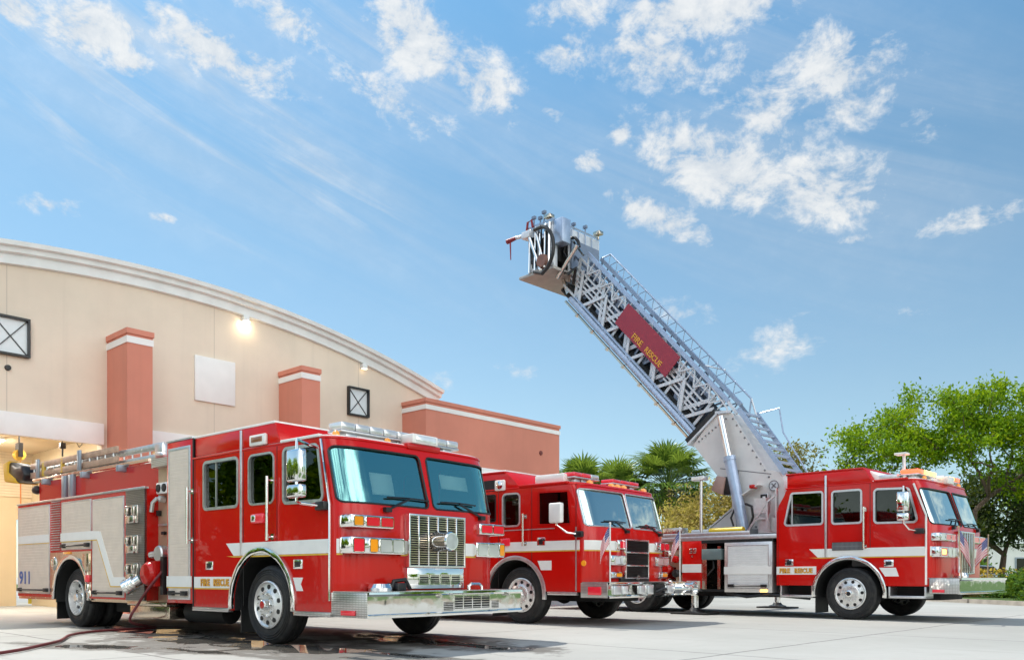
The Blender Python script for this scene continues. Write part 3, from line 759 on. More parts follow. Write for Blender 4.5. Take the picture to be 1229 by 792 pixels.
# rack above the hose bed
rk = MB(); rk.tube([(-8.4, .28, 2.815), (-3.7, .28, 2.80)], .035, 10); rko = rk.build('ladder_rack', 'steel_warm', t1)
for x in (-7.7, -6.0, -4.6):
    q = MB(); q.box(x-.05, x+.05, .16, .34, 2.68, 2.79); q.build('rack_bracket', 'bluegrey', rko, bevel=.01)
q = MB(); q.box(-6.98, -6.82, .22, .30, 2.33, 2.79); q.box(-6.68, -6.52, .22, .30, 2.33, 2.79); q.build('rack_arm', 'bluegrey', rko, bevel=.01)
for x in (-8.6, -6.68):
    q = MB(); q.box(x-.06, x+.06, .40, .44, 2.8, 3.27); q.build('rack_post', 'bluegrey', rko, bevel=.008)
q = MB(); q.lathe([(0, -.12), (.07, -.1), (.09, 0), (.06, .08), (0, .1)], c=(-8.3, .3, 2.62), axis='x', n=20); q.build('work_lamp', 'black', t1)

def ladder(name, label, x0, x1, y, z0, z1, mat, rungs=14, tilt=0, railh=.11):
    o = bpy.data.objects.new(name, None); COL.objects.link(o)
    loc = world(T1_, x0, y, z0); o.location = loc; o.rotation_euler = (0, tilt, -T1_[0]); tag(o, label, 'ladder', 'ladders on the rack of the nearest engine')
    L = x1-x0; H = z1-z0
    for zz in (0, H-railh):
        m = MB(); m.box(0, L, -.022, .022, zz, zz+railh)
        for k in range(rungs*2): m.box(L*(k+.5)/(rungs*2)-.03, L*(k+.5)/(rungs*2)+.03, -.0255, .0255, zz+railh*.35, zz+railh*.62)
        m.build('side_rail', mat, o, bevel=.004)
    m = MB()
    for k in range(rungs): x = L*(k+.5)/rungs; m.cyl((x, 0, railh*.5), (x, 0, H-railh*.5), .016, n=8)
    m.build('rung', 'alu', o)
    return o
M['rail_tan'] = simple('weathered_ladder_rail', (.62, .42, .3), .5, metal=.2, var=.3)
la = ladder('ladder', 'tan railed extension ladder on edge, outermost on the rack of the nearest engine', -9.15, -5.3, .50, 2.93, 3.22, 'rail_tan', 12, 0)
q = MB(); q.box(.6, .72, -.024, .024, -.003, .274); q.box(1.5, 1.58, -.024, .024, -.003, .274); q.build('safety_band', 'yellowline', la)
lb = ladder('ladder', 'shiny aluminium ladder lying behind the tan railed one on the engine rack', -8.6, -3.9, .62, 2.87, 3.16, 'alu', 15, 0)
q = MB(); q.box(4.5, 4.75, -.06, .06, .03, .26); q.cyl((4.6, -.05, .08), (4.85, -.05, .05), .05); q.build('ladder_foot', 'alu', lb, bevel=.01)
bag = bpy.data.objects.new('ladder_cover', None); COL.objects.link(bag); bag.location = world(T1_, -9.5, .55, 3.05); bag.rotation_euler = (0, 0, -T1_[0])
tag(bag, 'yellow and black canvas cover over the tail end of the ladders', 'ladder cover')
q = MB(); pr = [(-.62, .16), (-.6, .26), (-.35, .27), (-.1, .16), (.25, .14), (.4, -.05), (.3, -.18), (-.1, -.2), (-.5, -.1)]
q.prism(pr, 'xz', -.2, .2); q.build('canvas', 'black', bag, bevel=.06, seg=3)
q = MB(); q.prism([(-.72, .26), (-.38, .30), (-.42, .05), (-.05, -.10), (.05, -.215), (-.62, -.13)], 'xz', -.225, .225); q.build('yellow_flap', simple('yellow_canvas', (.72, .42, .02), .7), bag, bevel=.03)
sl = MB(); sl.box(-8.6, -4.4, .42, .95, 2.83, 2.87); sl.build('rack_tray', 'steel', rko)

# papers on the dash
def sheet(label, T, C, y0, y1, z0, z1, dx=-.03, clip=False):
    m = MB(); n = 8; v = []
    for j in range(n+1):
        for i in range(2):
            z = z0+(z1-z0)*j/n; y = y0+(y1-y0)*i; x = C.fx(y, z)+dx
            v.append(tuple(world(T, x, y, z)))
    m.add(v, [(2*j, 2*j+1, 2*j+3, 2*j+2) for j in range(n)])
    o = m.build('paper_sheet', 'paper'); sm = o.modifiers.new('t', 'SOLIDIFY'); sm.thickness = .004
    tag(o, label, 'paper'); return o
sheet('square white clipboard paper standing behind the left windshield pane of nearest engine', T1_, C1, .50, .86, 1.93, 2.21)
sheet('wide white sheet behind the right windshield pane of nearest engine', T1_, C1, 1.75, 2.3, 2.1, 2.3)

# ================================================================== SECOND ENGINE
t2 = thing('fire_engine', 'red fire engine in the middle with amber roof lights and two flags on its bumper', 'fire engine', *place(*T2_))
W2 = 2.86; R2 = .546
C2 = make_cab(t2, dict(W=W2, xc=1.61, xe=1.38, bow=.04, rc=.4, rx=.2, zl=[.6, 1.80, 2.50, 2.63], lean=[0, 0, -.2, -.27], zb=.62, zroof=2.63, zfloor=1.05, x0=-1.9, mat='red',
    arch_r=.69, arch_x=-.13, wheel_r=R2, glass='glass_pale', fender='alu',
    windows=[dict(pts=rect(-1.5, -.62, 1.975, 2.50), r=.04, frame='black', fw=.01), dict(pts=rect(-.432, -.017, 1.875, 2.49), r=.08, fw=.022), dict(pts=[(.437, 1.87), (1.18, 1.862), (1.12, 2.46), (.437, 2.475)], r=.03, frame='red_dark', fw=.015)],
    screens=[dict(pts=[(.04, 1.82), (1.415, 1.82), (1.40, 2.50), (.05, 2.50)], r=.06, gasket='alu'), dict(pts=[(1.445, 1.82), (2.82, 1.82), (2.81, 2.50), (1.46, 2.50)], r=.06, gasket='alu')]))
q = MB(); q.prism([(-1.88, 2.6), (-.0, 2.6), (-.35, 2.93), (-1.88, 2.93)], 'xz', .005, W2-.005); o2r = q.build('raised_roof', 'red', t2, bevel=.025)
q = MB(); q.box(-1.88, -.38, -.02, W2+.02, 2.905, 2.945); q.build('roof_edge', 'red_dark', o2r, bevel=.012)
q = MB(); q.box(-1.88, -.45, .1, W2-.1, 2.945, 2.985); q.build('roof_panel', 'white', o2r, bevel=.02)
q = MB(); q.box(-1.5, -.63, -.006, .01, 2.57, 2.79); q.build('roof_window', 'black', o2r)
q = MB(); q.box(-.02, 1.12, -.03, .06, 2.60, 2.645); q.build('gutter_rail', 'red', t2, bevel=.012)
stripe_band(t2, C2, -1.9, 1.385, 1.56, 1.38, ((0, .98), (1.86, 2.86)))
decal(t2, 'white_stripe', 'stripe', rect(-1.88, -.86, 1.025, 1.2), 0, .006); decal(t2, 'white_stripe', 'stripe', [(.5, 1.02), (.745, 1.02), (.745, 1.195), (.42, 1.195)], 0, .006)
lettering(t2, 'lettering', 'FIRE  RESCUE', .92, .115, 'gold', side_mtx(-1.82, -.0065, 1.055), .005, .03, 'maroon')
q = MB()
for x in (-.545, .28, 1.30): q.box(x-.005, x+.005, -.003, .002, .66, 2.58)
q.build('door_gap', 'black', t2)
q = MB(); q.box(-.54, .82, -.012, .0, 1.782, 1.80); q.box(1.285, 1.315, -.006, .0, .64, 1.80); q.build('door_trim', 'alu', t2)
q = MB(); q.box(-.60, -.35, -.07, .0, 2.565, 2.775); o = q.build('scene_lamp', 'white', t2, bevel=.03)
q = MB(); q.lathe([(0, -.012), (.06, -.01), (.08, .0)], c=(-.47, -.07, 2.67), n=20); q.build('lamp_lens', 'chrome', o)
q = MB(); q.box(-.47, -.25, -.04, .0, 1.49, 1.64); q.build('side_marker', 'lens_red', t2, bevel=.015)
q = MB(); q.box(.41, .6, -.012, .0, 1.48, 1.63); o = q.build('door_handle', 'chrome', t2, bevel=.008)
q = MB(); q.box(.46, .55, -.02, -.011, 1.5, 1.6); q.build('handle_paddle', 'black', o, bevel=.006)
rail(t2, .13, 1.5, 2.07)
mirror(t2, .98, 1.25, [(1.86, 2.22)], -.36, None, (1.38, 1.66), mat='white')
q = MB(); q.box(-1.85, -.9, -.02, .05, .56, .62); q.box(.66, 1.32, -.02, .05, .56, .62); q.build('step_plate', 'alu', t2, bevel=.006)
q = MB(); q.lathe([(0, -.02), (.05, -.015), (.055, 0)], c=(1.47, -.0, 1.14), n=16); q.build('side_marker', 'lens_amber', t2)
xo = 1.56
light_unit(t2, C2, .84, 1.16, 1.41, 1.585, [(.15, .92, 'lens_red')], 'warning_light'); light_unit(t2, C2, .60, 1.14, 1.11, 1.295, [(.22, .56, 'lens_clear'), (.6, .95, 'lens_clear')])
light_unit(t2, C2, .62, .98, .87, .99, [(.4, .95, 'lens_amber')], 'turn_signal')
light_unit(t2, C2, 2.28, 2.80, 1.41, 1.585, [(.3, .6, 'lens_red'), (.64, .95, 'lens_red')], 'warning_light'); light_unit(t2, C2, 2.26, 2.78, 1.11, 1.295, [(.15, .53, 'lens_clear'), (.57, .95, 'lens_clear')])
light_unit(t2, C2, 2.4, 2.74, .87, .99, [(.35, .9, 'lens_amber')], 'turn_signal')
g2 = grille(t2, 1.70, 1.05, 1.90, .86, 1.605, 1, .028, 'black', rows=3)
q = MB(); q.box(1.56, 1.66, .95, 2.0, .79, .89); o = q.build('winch', 'black', t2, bevel=.02)
q = MB(); q.lathe([(0, .03), (.05, .03), (.055, 0)], c=(1.68, 1.5, .88), axis='x', n=16); q.build('winch_hook', 'steel', o)
bp2, bx2 = front_bumper(t2, C2, 1.40, 1.99, .0, 2.86, .515, .795, bow=.03)
q = MB(); q.box(1.57, 1.85, -.025, .0, .57, .72); q.build('side_marker', 'lens_red', bp2, bevel=.01)
for (a, b, mt) in ((.15, .4, 'lens_clear'), (.42, .62, 'lens_clear'), (1.0, 1.2, 'lens_clear'), (1.3, 1.5, 'lens_clear'), (2.05, 2.3, 'lens_clear')):
    q = MB(); q.box(bx2(a)-.02, bx2(a)+.035, a, b, .575, .735); q.build('fog_lamp', ['lens_clear'], bp2, bevel=.02)
q = MB(); q.box(bx2(1.75)-.03, bx2(1.75)+.02, 1.58, 1.95, .56, .75); q.tube([(2.0, 1.62, .6), (2.12, 1.7, .66), (2.1, 1.84, .66), (2.0, 1.92, .6)], .035, 8); q.build('tow_hook', 'black', bp2)
q = MB(); q.lathe([(.0, -.16), (.125, -.16), (.14, -.12), (.12, -.1), (.12, .08), (.14, .1), (.14, .16), (.1, .17), (.1, .12), (0, .12)], c=(2.06, 2.83, .655), axis='x', n=28); q.build('intake_cap', 'chrome', bp2)
wiper(t2, C2, 1.2, 1.75, .86, 1.92); wiper(t2, C2, 2.5, 1.74, 2.05, 1.88)
lightbar(t2, .98, .16, 1.0, 2.72, 2.83, ['lens_red', 'lens_red', 'lens_clear'], w=.34); lightbar(t2, .98, 1.5, 2.5, 2.72, 2.82, ['lens_red', 'lens_red', 'lens_red'], w=.3)
q = MB(); q.box(.3, .98, .06, .7, 2.63, 2.81); q.build('roof_box', 'white', t2, bevel=.03)
for y in (.55, 1.30, 1.52, 1.74, 2.5): marker(t2, 1.22, y, 2.63, 'lens_amber', .07)
marker(t2, -.9, 1.2, 2.985, 'green', .09)
chassis(t2, -8.3, 1.4, W2, .42, .8, (0, -5.92), R2)
wheel(t2, 0, .03, R2, 'front', 1, 'red_dark'); wheel(t2, 0, W2-.03, R2, 'front', -1)
mudflap(t2, -.78, .1, .8, .65)
pump_engine_rear(t2, W2, False)
q = MB(); q.box(-2.63, -1.9, .01, W2-.01, .55, 2.7); q.build('crew_compartment', 'red', t2, bevel=.01)

# ================================================================== TOWER LADDER TRUCK
t3 = thing('ladder_truck', 'red ladder truck with raised grey boom and rescue basket', 'fire truck', *place(*T3_))
W3 = 3.05; R3 = .546
C3 = make_cab(t3, dict(W=W3, xc=1.71, xe=1.5, bow=.04, rc=.38, rx=.18, zl=[.7, 1.92, 2.66, 2.86], lean=[0, 0, -.25, -.33], zb=.71, zroof=2.86, zfloor=1.1, x0=-1.634, mat='red', roofmat='white',
    rear=lambda z: -1.634 if z < 2.39 else -1.634+min(.234, (z-2.39)*.62),
    arch_r=.72, arch_x=-.03, wheel_r=R3,
    windows=[dict(pts=[(-1.44, 2.03), (-.59, 2.03), (-.59, 2.70), (-1.28, 2.71)], r=.05, bar=-1.28), dict(pts=rect(-.363, .233, 2.02, 2.685), r=.05), dict(pts=[(.515, 2.0), (1.34, 1.985), (1.17, 2.645), (.515, 2.67)], r=.06)],
    screens=[dict(pts=[(.04, 1.93), (1.49, 1.93), (1.46, 2.65), (.05, 2.65)], r=.07), dict(pts=[(1.56, 1.93), (3.01, 1.93), (3.0, 2.65), (1.59, 2.65)], r=.07)], glass='glass_pale'))
q = MB(); q.prism([(-1.395, 2.82), (.48, 2.82), (.30, 3.13), (-1.395, 3.13)], 'xz', .005, W3-.005); o3r = q.build('raised_roof', 'red', t3, bevel=.02)
q = MB(); q.box(-1.41, .29, -.02, W3+.02, 3.11, 3.15); q.build('roof_edge', 'red_dark', o3r, bevel=.01)
q = MB(); q.prism([(.33, 2.86), (.95, 2.86), (.6, 2.93), (.33, 3.1)], 'xz', .2, W3-.2); q.build('roof_fairing', 'white', t3, bevel=.02)
q = MB(); q.box(.5, 1.16, -.022, .04, 2.83, 2.868); q.build('gutter_rail', 'red', t3, bevel=.008)
stripe_band(t3, C3, -.88, 1.31, 1.49, 1.5, ((0, 1.05), (2.0, 3.05)))
decal(t3, 'white_stripe', 'stripe', rect(-1.634, -.72, .945, 1.12), 0, .006); decal(t3, 'white_stripe', 'stripe', [(.72, .905), (.99, .905), (.93, 1.08), (.6, 1.08)], 0, .006)
lettering(t3, 'lettering', 'FIRE  RESCUE', .76, .11, 'gold', side_mtx(-1.56, -.0065, .975), .005, .03, 'maroon')
q = MB(); q.box(-.535, -.49, -.016, .002, 1.31, 3.05); q.build('door_trim', 'alu', t3, bevel=.005)
q = MB(); q.tube([(1.505, -.008, .74), (1.505, -.008, 2.1), (1.27, -.008, 2.74)], .02, 6); q.build('corner_trim', 'white', t3)
q = MB()
for x in (-1.60, -.47, .42): q.box(x-.005, x+.005, -.003, .002, .74 if x < -1 else 1.35, 2.8)
q.build('door_gap', 'black', t3)
rail(t3, .32, 1.49, 2.31)
q = MB(); q.box(-.37, .28, -.02, .0, 1.45, 1.62); o = q.build('vent_panel', 'black', t3)
q = MB()
for k in range(24): q.box(-.36+.0265*k, -.345+.0265*k, -.028, -.02, 1.455, 1.615)
q.box(-.37, .28, -.029, -.021, 1.525, 1.54); q.build('vent_slat', 'grey', o)
for x, z in ((-1.43, 1.14), (.70, 1.10)):
    q = MB(); q.box(x, x+.19, -.012, .0, z, z+.14); o = q.build('door_handle', 'chrome', t3, bevel=.008)
    q = MB(); q.box(x+.04, x+.15, -.02, -.011, z+.03, z+.11); q.build('handle_paddle', 'black', o, bevel=.006)
mirror(t3, 1.10, 1.32, [(2.17, 2.55), (1.99, 2.14)], -.40, (1.17, 2.60), (1.38, 1.79))
light_unit(t3, C3, .05, .98, 1.60, 1.76, [(.06, .3, 'lens_clear'), (.36, .66, 'lens_red'), (.7, .95, 'lens_red')], 'warning_light', xo=1.68)
light_unit(t3, C3, .05, 1.0, 1.28, 1.49, [(.05, .42, 'lens_red'), (.5, .72, 'lens_clear'), (.75, .96, 'lens_clear')], xo=1.68)
q = MB(); q.box(1.742, 1.75, .16, .38, 1.34, 1.43); q.build('lit_indicator', 'lens_lit', t3)
light_unit(t3, C3, 2.05, 2.95, 1.60, 1.76, [(.06, .45, 'lens_red'), (.52, .94, 'lens_red')], 'warning_light', xo=1.68)
light_unit(t3, C3, 2.05, 2.95, 1.28, 1.49, [(.05, .4, 'lens_clear'), (.45, .94, 'lens_clear')], xo=1.68)
grille(t3, 1.79, 1.07, 1.98, .95, 1.82, 6, .03, 'steel_warm')
bp3, bx3 = front_bumper(t3, C3, 1.56, 2.12, .0, 3.02, .56, .868, bow=.06)
q = MB(); q.box(1.62, 1.84, -.02, .0, .59, .65); q.build('side_marker', 'lens_red', bp3, bevel=.006)
q = MB(); q.lathe([(0, 0), (.12, 0), (.13, .04), (.1, .1), (0, .11)], c=(1.9, .8, .876), axis='z', n=20); q.build('deck_valve', 'chrome', bp3)
wiper(t3, C3, .9, 1.88, 1.15, 2.05); wiper(t3, C3, 2.5, 1.88, 2.2, 2.0)
lightbar(t3, 1.1, .25, 1.3, 2.94, 3.06, ['lens_lit_red', 'lens_lit', 'lens_lit'], w=.36); lightbar(t3, 1.1, 1.75, 2.8, 2.94, 3.06, ['lens_clear', 'lens_lit', 'lens_lit_red'], w=.36)
q = MB(); q.box(.55, .92, .1, .5, 2.865, 2.97); q.build('roof_box', 'alu', t3, bevel=.02)
q = MB(); q.box(1.28, 1.5, 1.3, 1.7, 2.82, 2.98); q.build('spot_lamp', 'white', t3, bevel=.03)
for y in (.5, 2.6): marker(t3, 1.3, y, 2.86)
q = MB(); q.cyl((.98, .3, 2.86), (.98, .3, 3.36), .032, .03); q.box(.82, 1.06, .2, .4, 3.36, 3.405); q.build('antenna_mast', 'white', t3, bevel=.01)
for x0, x1, z0, z1 in ((-1.58, -.82, .45, .71), (.76, 1.49, .465, .70)):
    q = MB(); q.box(x0, x1, .05, .45, z0, z0+.05); q.box(x0, x0+.04, .05, .45, z0, z1); q.box(x1-.04, x1, .05, .45, z0, z1); o = q.build('boarding_step', 'alu', t3, bevel=.005)
    q = MB(); q.box(x0+.04, x1-.04, .40, .45, z0+.05, z1+.02); q.build('step_back', 'dark', o)
chassis(t3, -9.0, 1.5, W3, .42, .82, (0, -5.5, -6.85), R3)
wheel(t3, 0, .03, R3, 'front', 1, 'black'); wheel(t3, 0, W3-.03, R3, 'front', -1)
for x in (-5.5, -6.85): wheel(t3, x, .06, R3, 'rear', 1, dual=True); wheel(t3, x, W3-.06, R3, 'rear', -1, dual=True)
mudflap(t3, -.78, .1, .7, .62)
# body behind the cab
q = MB(); q.box(-9.2, -1.64, .0, W3, 1.76, 1.86); q.box(-9.2, -2.3, .0, .02, 1.86, 1.95); q.box(-9.2, -2.3, W3-.02, W3, 1.86, 1.95); dk = q.build('turntable_deck', 'alu', t3, bevel=.006)
q = MB(); q.box(-4.68, -4.12, .02, .3, 1.86, 2.09); q.build('deck_box', 'steel', dk, bevel=.01)
q = MB(); q.box(-4.1, -3.56, .0, W3, .62, 1.755); cb = q.build('body_panel', 'red', t3, bevel=.006)
decal(cb, 'white_stripe', 'stripe', rect(-4.1, -3.56, 1.0, 1.2), 0, .006)
for x in (-3.88, -3.77):  # plain blocks standing in for a small white emblem
    q = MB(); q.box(x, x+.08, -.03, .0, 1.46, 1.58); q.build('latch', 'chrome', cb, bevel=.01)
q = MB(); q.box(-3.83, -3.79, -.02, .0, 1.36, 1.41); q.build('latch', 'steel', cb)
q = MB(); q.box(-3.56, -1.70, .5, W3-.02, .55, 1.755); q.box(-3.56, -1.72, .0, .5, 1.69, 1.755); q.box(-3.56, -2.94, .02, .5, .55, .6)
q.build('outrigger_bay', 'dark', t3)
q = MB(); q.box(-3.555, -3.43, .02, .5, .6, 1.69); q.box(-3.2, -3.12, .12, .5, .6, 1.62); q.build('bay_liner', 'steel_warm', t3)
q = MB(); q.box(-3.54, -3.02, -.03, .3, 1.30, 1.55); o = q.build('control_box', simple('grey_green_box', (.15, .2, .2), .45), t3, bevel=.015)
q = MB(); q.tube([(-3.3, .1, 1.3), (-3.25, .05, 1.1), (-3.4, .04, .95), (-3.5, .1, .88)], .02, 8); q.build('cable', 'black', o)
q = MB(); q.box(-2.94, -1.74, .0, .5, .54, 1.69); cbx = q.build('cabinet', 'alu', t3, bevel=.006)
rollup(cbx, -2.84, -1.84, .64, 1.60, 'roll_white', frame='alu', fw=.03)
decal(cbx, 'white_stripe', 'stripe', rect(-2.94, -1.745, .955, 1.13), -.015, .005)
q = MB(); q.box(-2.02, -1.86, -.035, .0, .555, .605); q.build('side_marker', 'lens_lit', cbx, bevel=.008)
q = MB(); q.tube([(-2.94, .1, .52), (-2.4, .05, .44), (-1.8, .05, .50), (-1.5, .1, .47), (-.9, .08, .43)], .035, 8); q.build('hose_line', 'black', t3)
q = MB(); q.box(-4.7, -4.1, .12, W3-.12, 1.14, 1.76); q.box(-4.36, -4.1, .125, W3-.125, .62, 1.139); pan3 = q.build('pump_panel', 'panel_tan', t3)
for i, (x, z, mt, r_) in enumerate(((-4.5, 1.45, 'steel', .11), (-4.28, 1.32, 'red_dark', .09), (-4.52, 1.08, 'red_dark', .12), (-4.27, .98, 'black', .1), (-4.48, .78, 'chrome', .1), (-4.25, 1.58, 'chrome', .06))):
    q = MB(); q.lathe([(0, -.16), (r_*.7, -.15), (r_, -.1), (r_*.9, .0), (r_*.7, .1)], c=(x, .06, z), n=18); q.build('discharge_cap', mt, pan3)
bb = rear_box(t3, -9.2, -4.7, W3, .62, 1.755, 'red', arch=[(-5.5, .64, R3), (-6.85, .64, R3)], name='rear_body')
for x0, x1 in ((-9.1, -8.1), (-8.0, -7.2)): rollup(bb, x0, x1, .7, 1.68, 'roll_white')
# light mast
q = MB(); q.cyl((-3.63, .1, 1.86), (-3.63, .1, 3.2), .035); o = q.build('light_mast', 'alu', t3)
q = MB(); q.box(-3.85, -3.5, .0, .2, 3.2, 3.3); q.build('mast_head', 'alu', o, bevel=.015)
q = MB(); q.box(-3.83, -3.52, -.006, .004, 3.215, 3.285); q.build('mast_lens', 'lens_clear', o)
# outriggers
for x, y0, y1 in ((-3.73, .1, -.02), (-4.25, W3-.2, 5.1)):
    q = MB()
    if y1 > 1: q.box(x-.15, x+.15, W3-.3, y1+.15, .72, .98)
    else: q.box(x-.14, x+.14, -.17, .3, .55, .8)
    o = q.build('outrigger_beam', 'alu' if y1 < 1 else 'steel', t3, bevel=.01)
    q = MB(); q.cyl((x, y1, .11), (x, y1, .7), .085); q.build('outrigger_leg', 'chrome', o)
    q = MB(); q.lathe([(0, .17), (.1, .16), (.14, .1), (.24, .07), (.25, .045), (0, .045)], c=(x, y1, 0), axis='z', n=24); q.build('outrigger_foot', 'black', o)
    pd = MB(); pd.box(-.5, .5, -.3, .3, 0, .042); po = pd.build('outrigger_pad', 'dark', None, bevel=.006); po.location = world(T3_, x, y1, .002); po.rotation_euler = (0, 0, -.785)
    tag(po, 'flat black pad under the near outrigger foot beside the second engine' if y1 < 1 else 'flat dark pad under the far outrigger foot seen below the ladder truck', 'pad', 'outrigger pads')

# ---------------- boom
NY, FY = .95, 1.55
def Bm(s, q_, y): return (-4.43-.682*s+.731*q_, y, 4.35+.731*s+.682*q_)
M['grey_metal'] = simple('basket_floor_metal', (.42, .40, .37), .5, metal=.3, var=.2)
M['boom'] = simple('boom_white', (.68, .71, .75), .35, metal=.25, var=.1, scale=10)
M['boom_blue'] = simple('boom_blue_tint', (.42, .52, .68), .35, metal=.45, var=.15)
M['boom_shade'] = simple('boom_shaded', (.22, .27, .36), .45, metal=.4)  # darker copy of the boom, shade inside the ladder put into its colour
M['turret'] = simple('turret_grey', (.74, .72, .70), .4, var=.1, scale=3, coat=.3)
al = MB()
def truss(m, y, s0, s1, q0, q1, step, w, d, flip=0, vert=True):
    n = int((s1-s0)/step)
    for k in range(n):
        a = s0+(s1-s0)*k/n; b = s0+(s1-s0)*(k+1)/n
        if (k+flip) % 2: m.bar(Bm(a, q0, y), Bm(b, q1, y), d, w)
        else: m.bar(Bm(a, q1, y), Bm(b, q0, y), d, w)
        if vert: m.bar(Bm(a, q0, y), Bm(a, q1, y), d*.9, w*.8)
UP = []; base = MB(); nb = base; fb_ = MB()
for y in (NY, FY):
    base = nb if y == NY else fb_
    up_ = MB(); up_.bar(Bm(-.1, 1.335, y), Bm(6.5, 1.375, y), .075, .1); UP.append(up_)
    base.bar(Bm(-.5, 1.28, y), Bm(-.1, 1.32, y), .06, .07)
    truss(base, y, 0, 6.4, .95, 1.32, .31, .035, .03)
    truss(base, y, .1, 6.3, .12, .95, .62, .085 if y == NY else .06, .03, vert=False)
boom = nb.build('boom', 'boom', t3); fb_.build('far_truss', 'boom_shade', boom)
for up_ in UP: up_.build('upper_rail', 'boom_blue', boom)
m = MB()
for y in (NY, FY):
    m.tube([Bm(-.05, .13, y-.02), Bm(6.1, .13, y-.02)], .085, 12); m.bar(Bm(0, .26, y), Bm(6.0, .26, y), .06, .05)
m.build('lower_rail', 'boom_blue', boom)
m = MB(); m.bar(Bm(.0, -.02, NY-.03), Bm(6.2, -.02, NY-.03), .06, .05); m.bar(Bm(.0, -.02, FY+.03), Bm(6.2, -.02, FY+.03), .06, .05)
for k in range(7): m.bar(Bm(.7+.8*k, -.04, NY-.03), Bm(.76+.8*k, -.04, NY-.03), .1, .1)
m.build('slide_rail', 'steel_warm', boom)
m = MB()
for i, (y, s0, s1, q0, q1, st, w) in enumerate(((NY+.07, .3, 6.7, .24, 1.12, .62, .10), (NY+.14, .5, 7.0, .3, 1.02, .38, .075), (FY-.07, .3, 6.7, .24, 1.12, .5, .05), (FY-.14, .5, 7.0, .3, 1.02, .42, .05))):
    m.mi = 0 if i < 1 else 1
    truss(m, y, s0, s1, q0, q1, st, w, .025, i)
    m.bar(Bm(s0, q1, y), Bm(s1, q1, y), .05, .06); m.bar(Bm(s0, q0, y), Bm(s1, q0, y), .05, .06)
    for k, qq in enumerate((.5, .6, .72, .86)):
        if y < 1.2:
            m.bar(Bm(4.2, qq, y-.02), Bm(6.6, qq+.03, y-.02), .03, .045); m.bar(Bm(.5, qq, y-.02), Bm(1.9, qq+.03, y-.02), .03, .045)
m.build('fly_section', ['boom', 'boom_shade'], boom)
m = MB()
for k in range(24): m.cyl(Bm(.15+.28*k, .3, NY+.14), Bm(.15+.28*k, .3, FY-.14), .02, n=8)
m.build('rung', 'alu', boom)
m = MB(); m.bar(Bm(.2, .3, 1.25), Bm(6.6, .3, 1.25), .42, .12); m.tube([Bm(.3, .1, 1.1), Bm(6.7, .1, 1.1)], .07, 10); m.build('waterway', 'dark', boom)
m = MB(); m.bar(Bm(.15, .62, 1.28), Bm(6.5, .58, 1.28), .03, .66); m.build('shade_plate', simple('shade_dark', (.05, .07, .10), .5, metal=.3), boom)  # dark plate added behind the truss, standing in for shade inside the ladder
for y, q1 in ((FY, 1.68), ):
    m = MB(); m.tube([Bm(-.5, 1.25, y), Bm(-.2, 1.62, y), Bm(6.3, 1.66, y), Bm(6.5, 1.4, y)], .024, 8)
    n = 34
    for k in range(n): m.cyl(Bm(.1+6.2*k/n, 1.38 if k % 2 else 1.65, y), Bm(.1+6.2*(k+1)/n, 1.65 if k % 2 else 1.38, y), .011, n=6)
    m.build('handrail', 'boom_blue', boom)
m = MB(); m.tube([Bm(1.2, 1.36, NY), Bm(-.2, 1.2, NY-.02), Bm(-.45, 1.0, NY-.02)], .022, 8)
m.tube([Bm(-.2, 1.62, FY), Bm(-.75, 1.35, FY), Bm(-1.3, 1.0, FY), Bm(-2.5, .75, FY)], .022, 8)
m.tube([Bm(1.5, 1.36, FY), Bm(.9, 1.66, FY)], .02, 6); m.build('end_rail', 'boom', boom)
# sign board
m = MB(); m.prism([(1.78, .62), (4.18, .62), (4.18, 1.25), (1.78, 1.25)], 'xz', 0, .03); sg = m.build('sign_board', simple('maroon_sign', (.33, .03, .055), .45, var=.06), boom)
for v in sg.data.vertices: v.co = Vector(Bm(v.co.x, v.co.z, NY-.1+v.co.y))
sg.data.flip_normals()
o_ = Vector(Bm(3.42, .68, NY-.101)); ux = Vector((.682, 0, -.731)); uy = Vector((.731, 0, .682)); uz = ux.cross(uy)
mt = Matrix(((ux.x, uy.x, uz.x, o_.x), (ux.y, uy.y, uz.y, o_.y), (ux.z, uy.z, uz.z, o_.z), (0, 0, 0, 1)))
lettering(sg, 'lettering', 'FIRE  RESCUE', 1.32, .155, 'gold', mt, .006, .018)
# turret
tp = [(-4.32, 4.22), (-3.69, 4.88), (-3.25, 4.88), (-2.35, 3.42), (-2.0, 3.33), (-1.88, 3.12), (-1.86, 2.75), (-2.35, 1.95), (-3.25, 1.95), (-3.22, 2.95), (-3.62, 3.37)]
m = MB(); m.prism(tp, 'xz', NY-.12, FY+.12); tu = m.build('turret', 'turret', t3, ang=15)
m = MB()
for k in range(9): m.lathe([(0, -.02), (.022, -.018), (.025, 0)], c=(-4.15+.095*k, NY-.12, 4.28-.0+.075*k*1.05-.02*k), n=8)
for k in range(10): m.lathe([(0, -.02), (.022, -.018), (.025, 0)], c=(-3.2+.105*k, NY-.12, 4.72-.165*k), n=8)
for k in range(6): m.lathe([(0, -.02), (.022, -.018), (.025, 0)], c=(-3.15+.14*k, NY-.12, 2.08), n=8)
m.build('bolt', 'grey', tu)
m = MB(); m.bar((-3.55, NY-.122, 3.55), (-2.2, NY-.122, 3.3), .004, .02); m.bar((-3.1, NY-.122, 2.05), (-3.05, NY-.122, 3.45), .004, .02); m.build('weld_seam', 'grey', tu)
m = MB(); m.box(-2.42, -2.22, NY-.24, NY-.125, 2.62, 2.84); wl_ = m.build('work_lamp', 'alu', tu, bevel=.02)
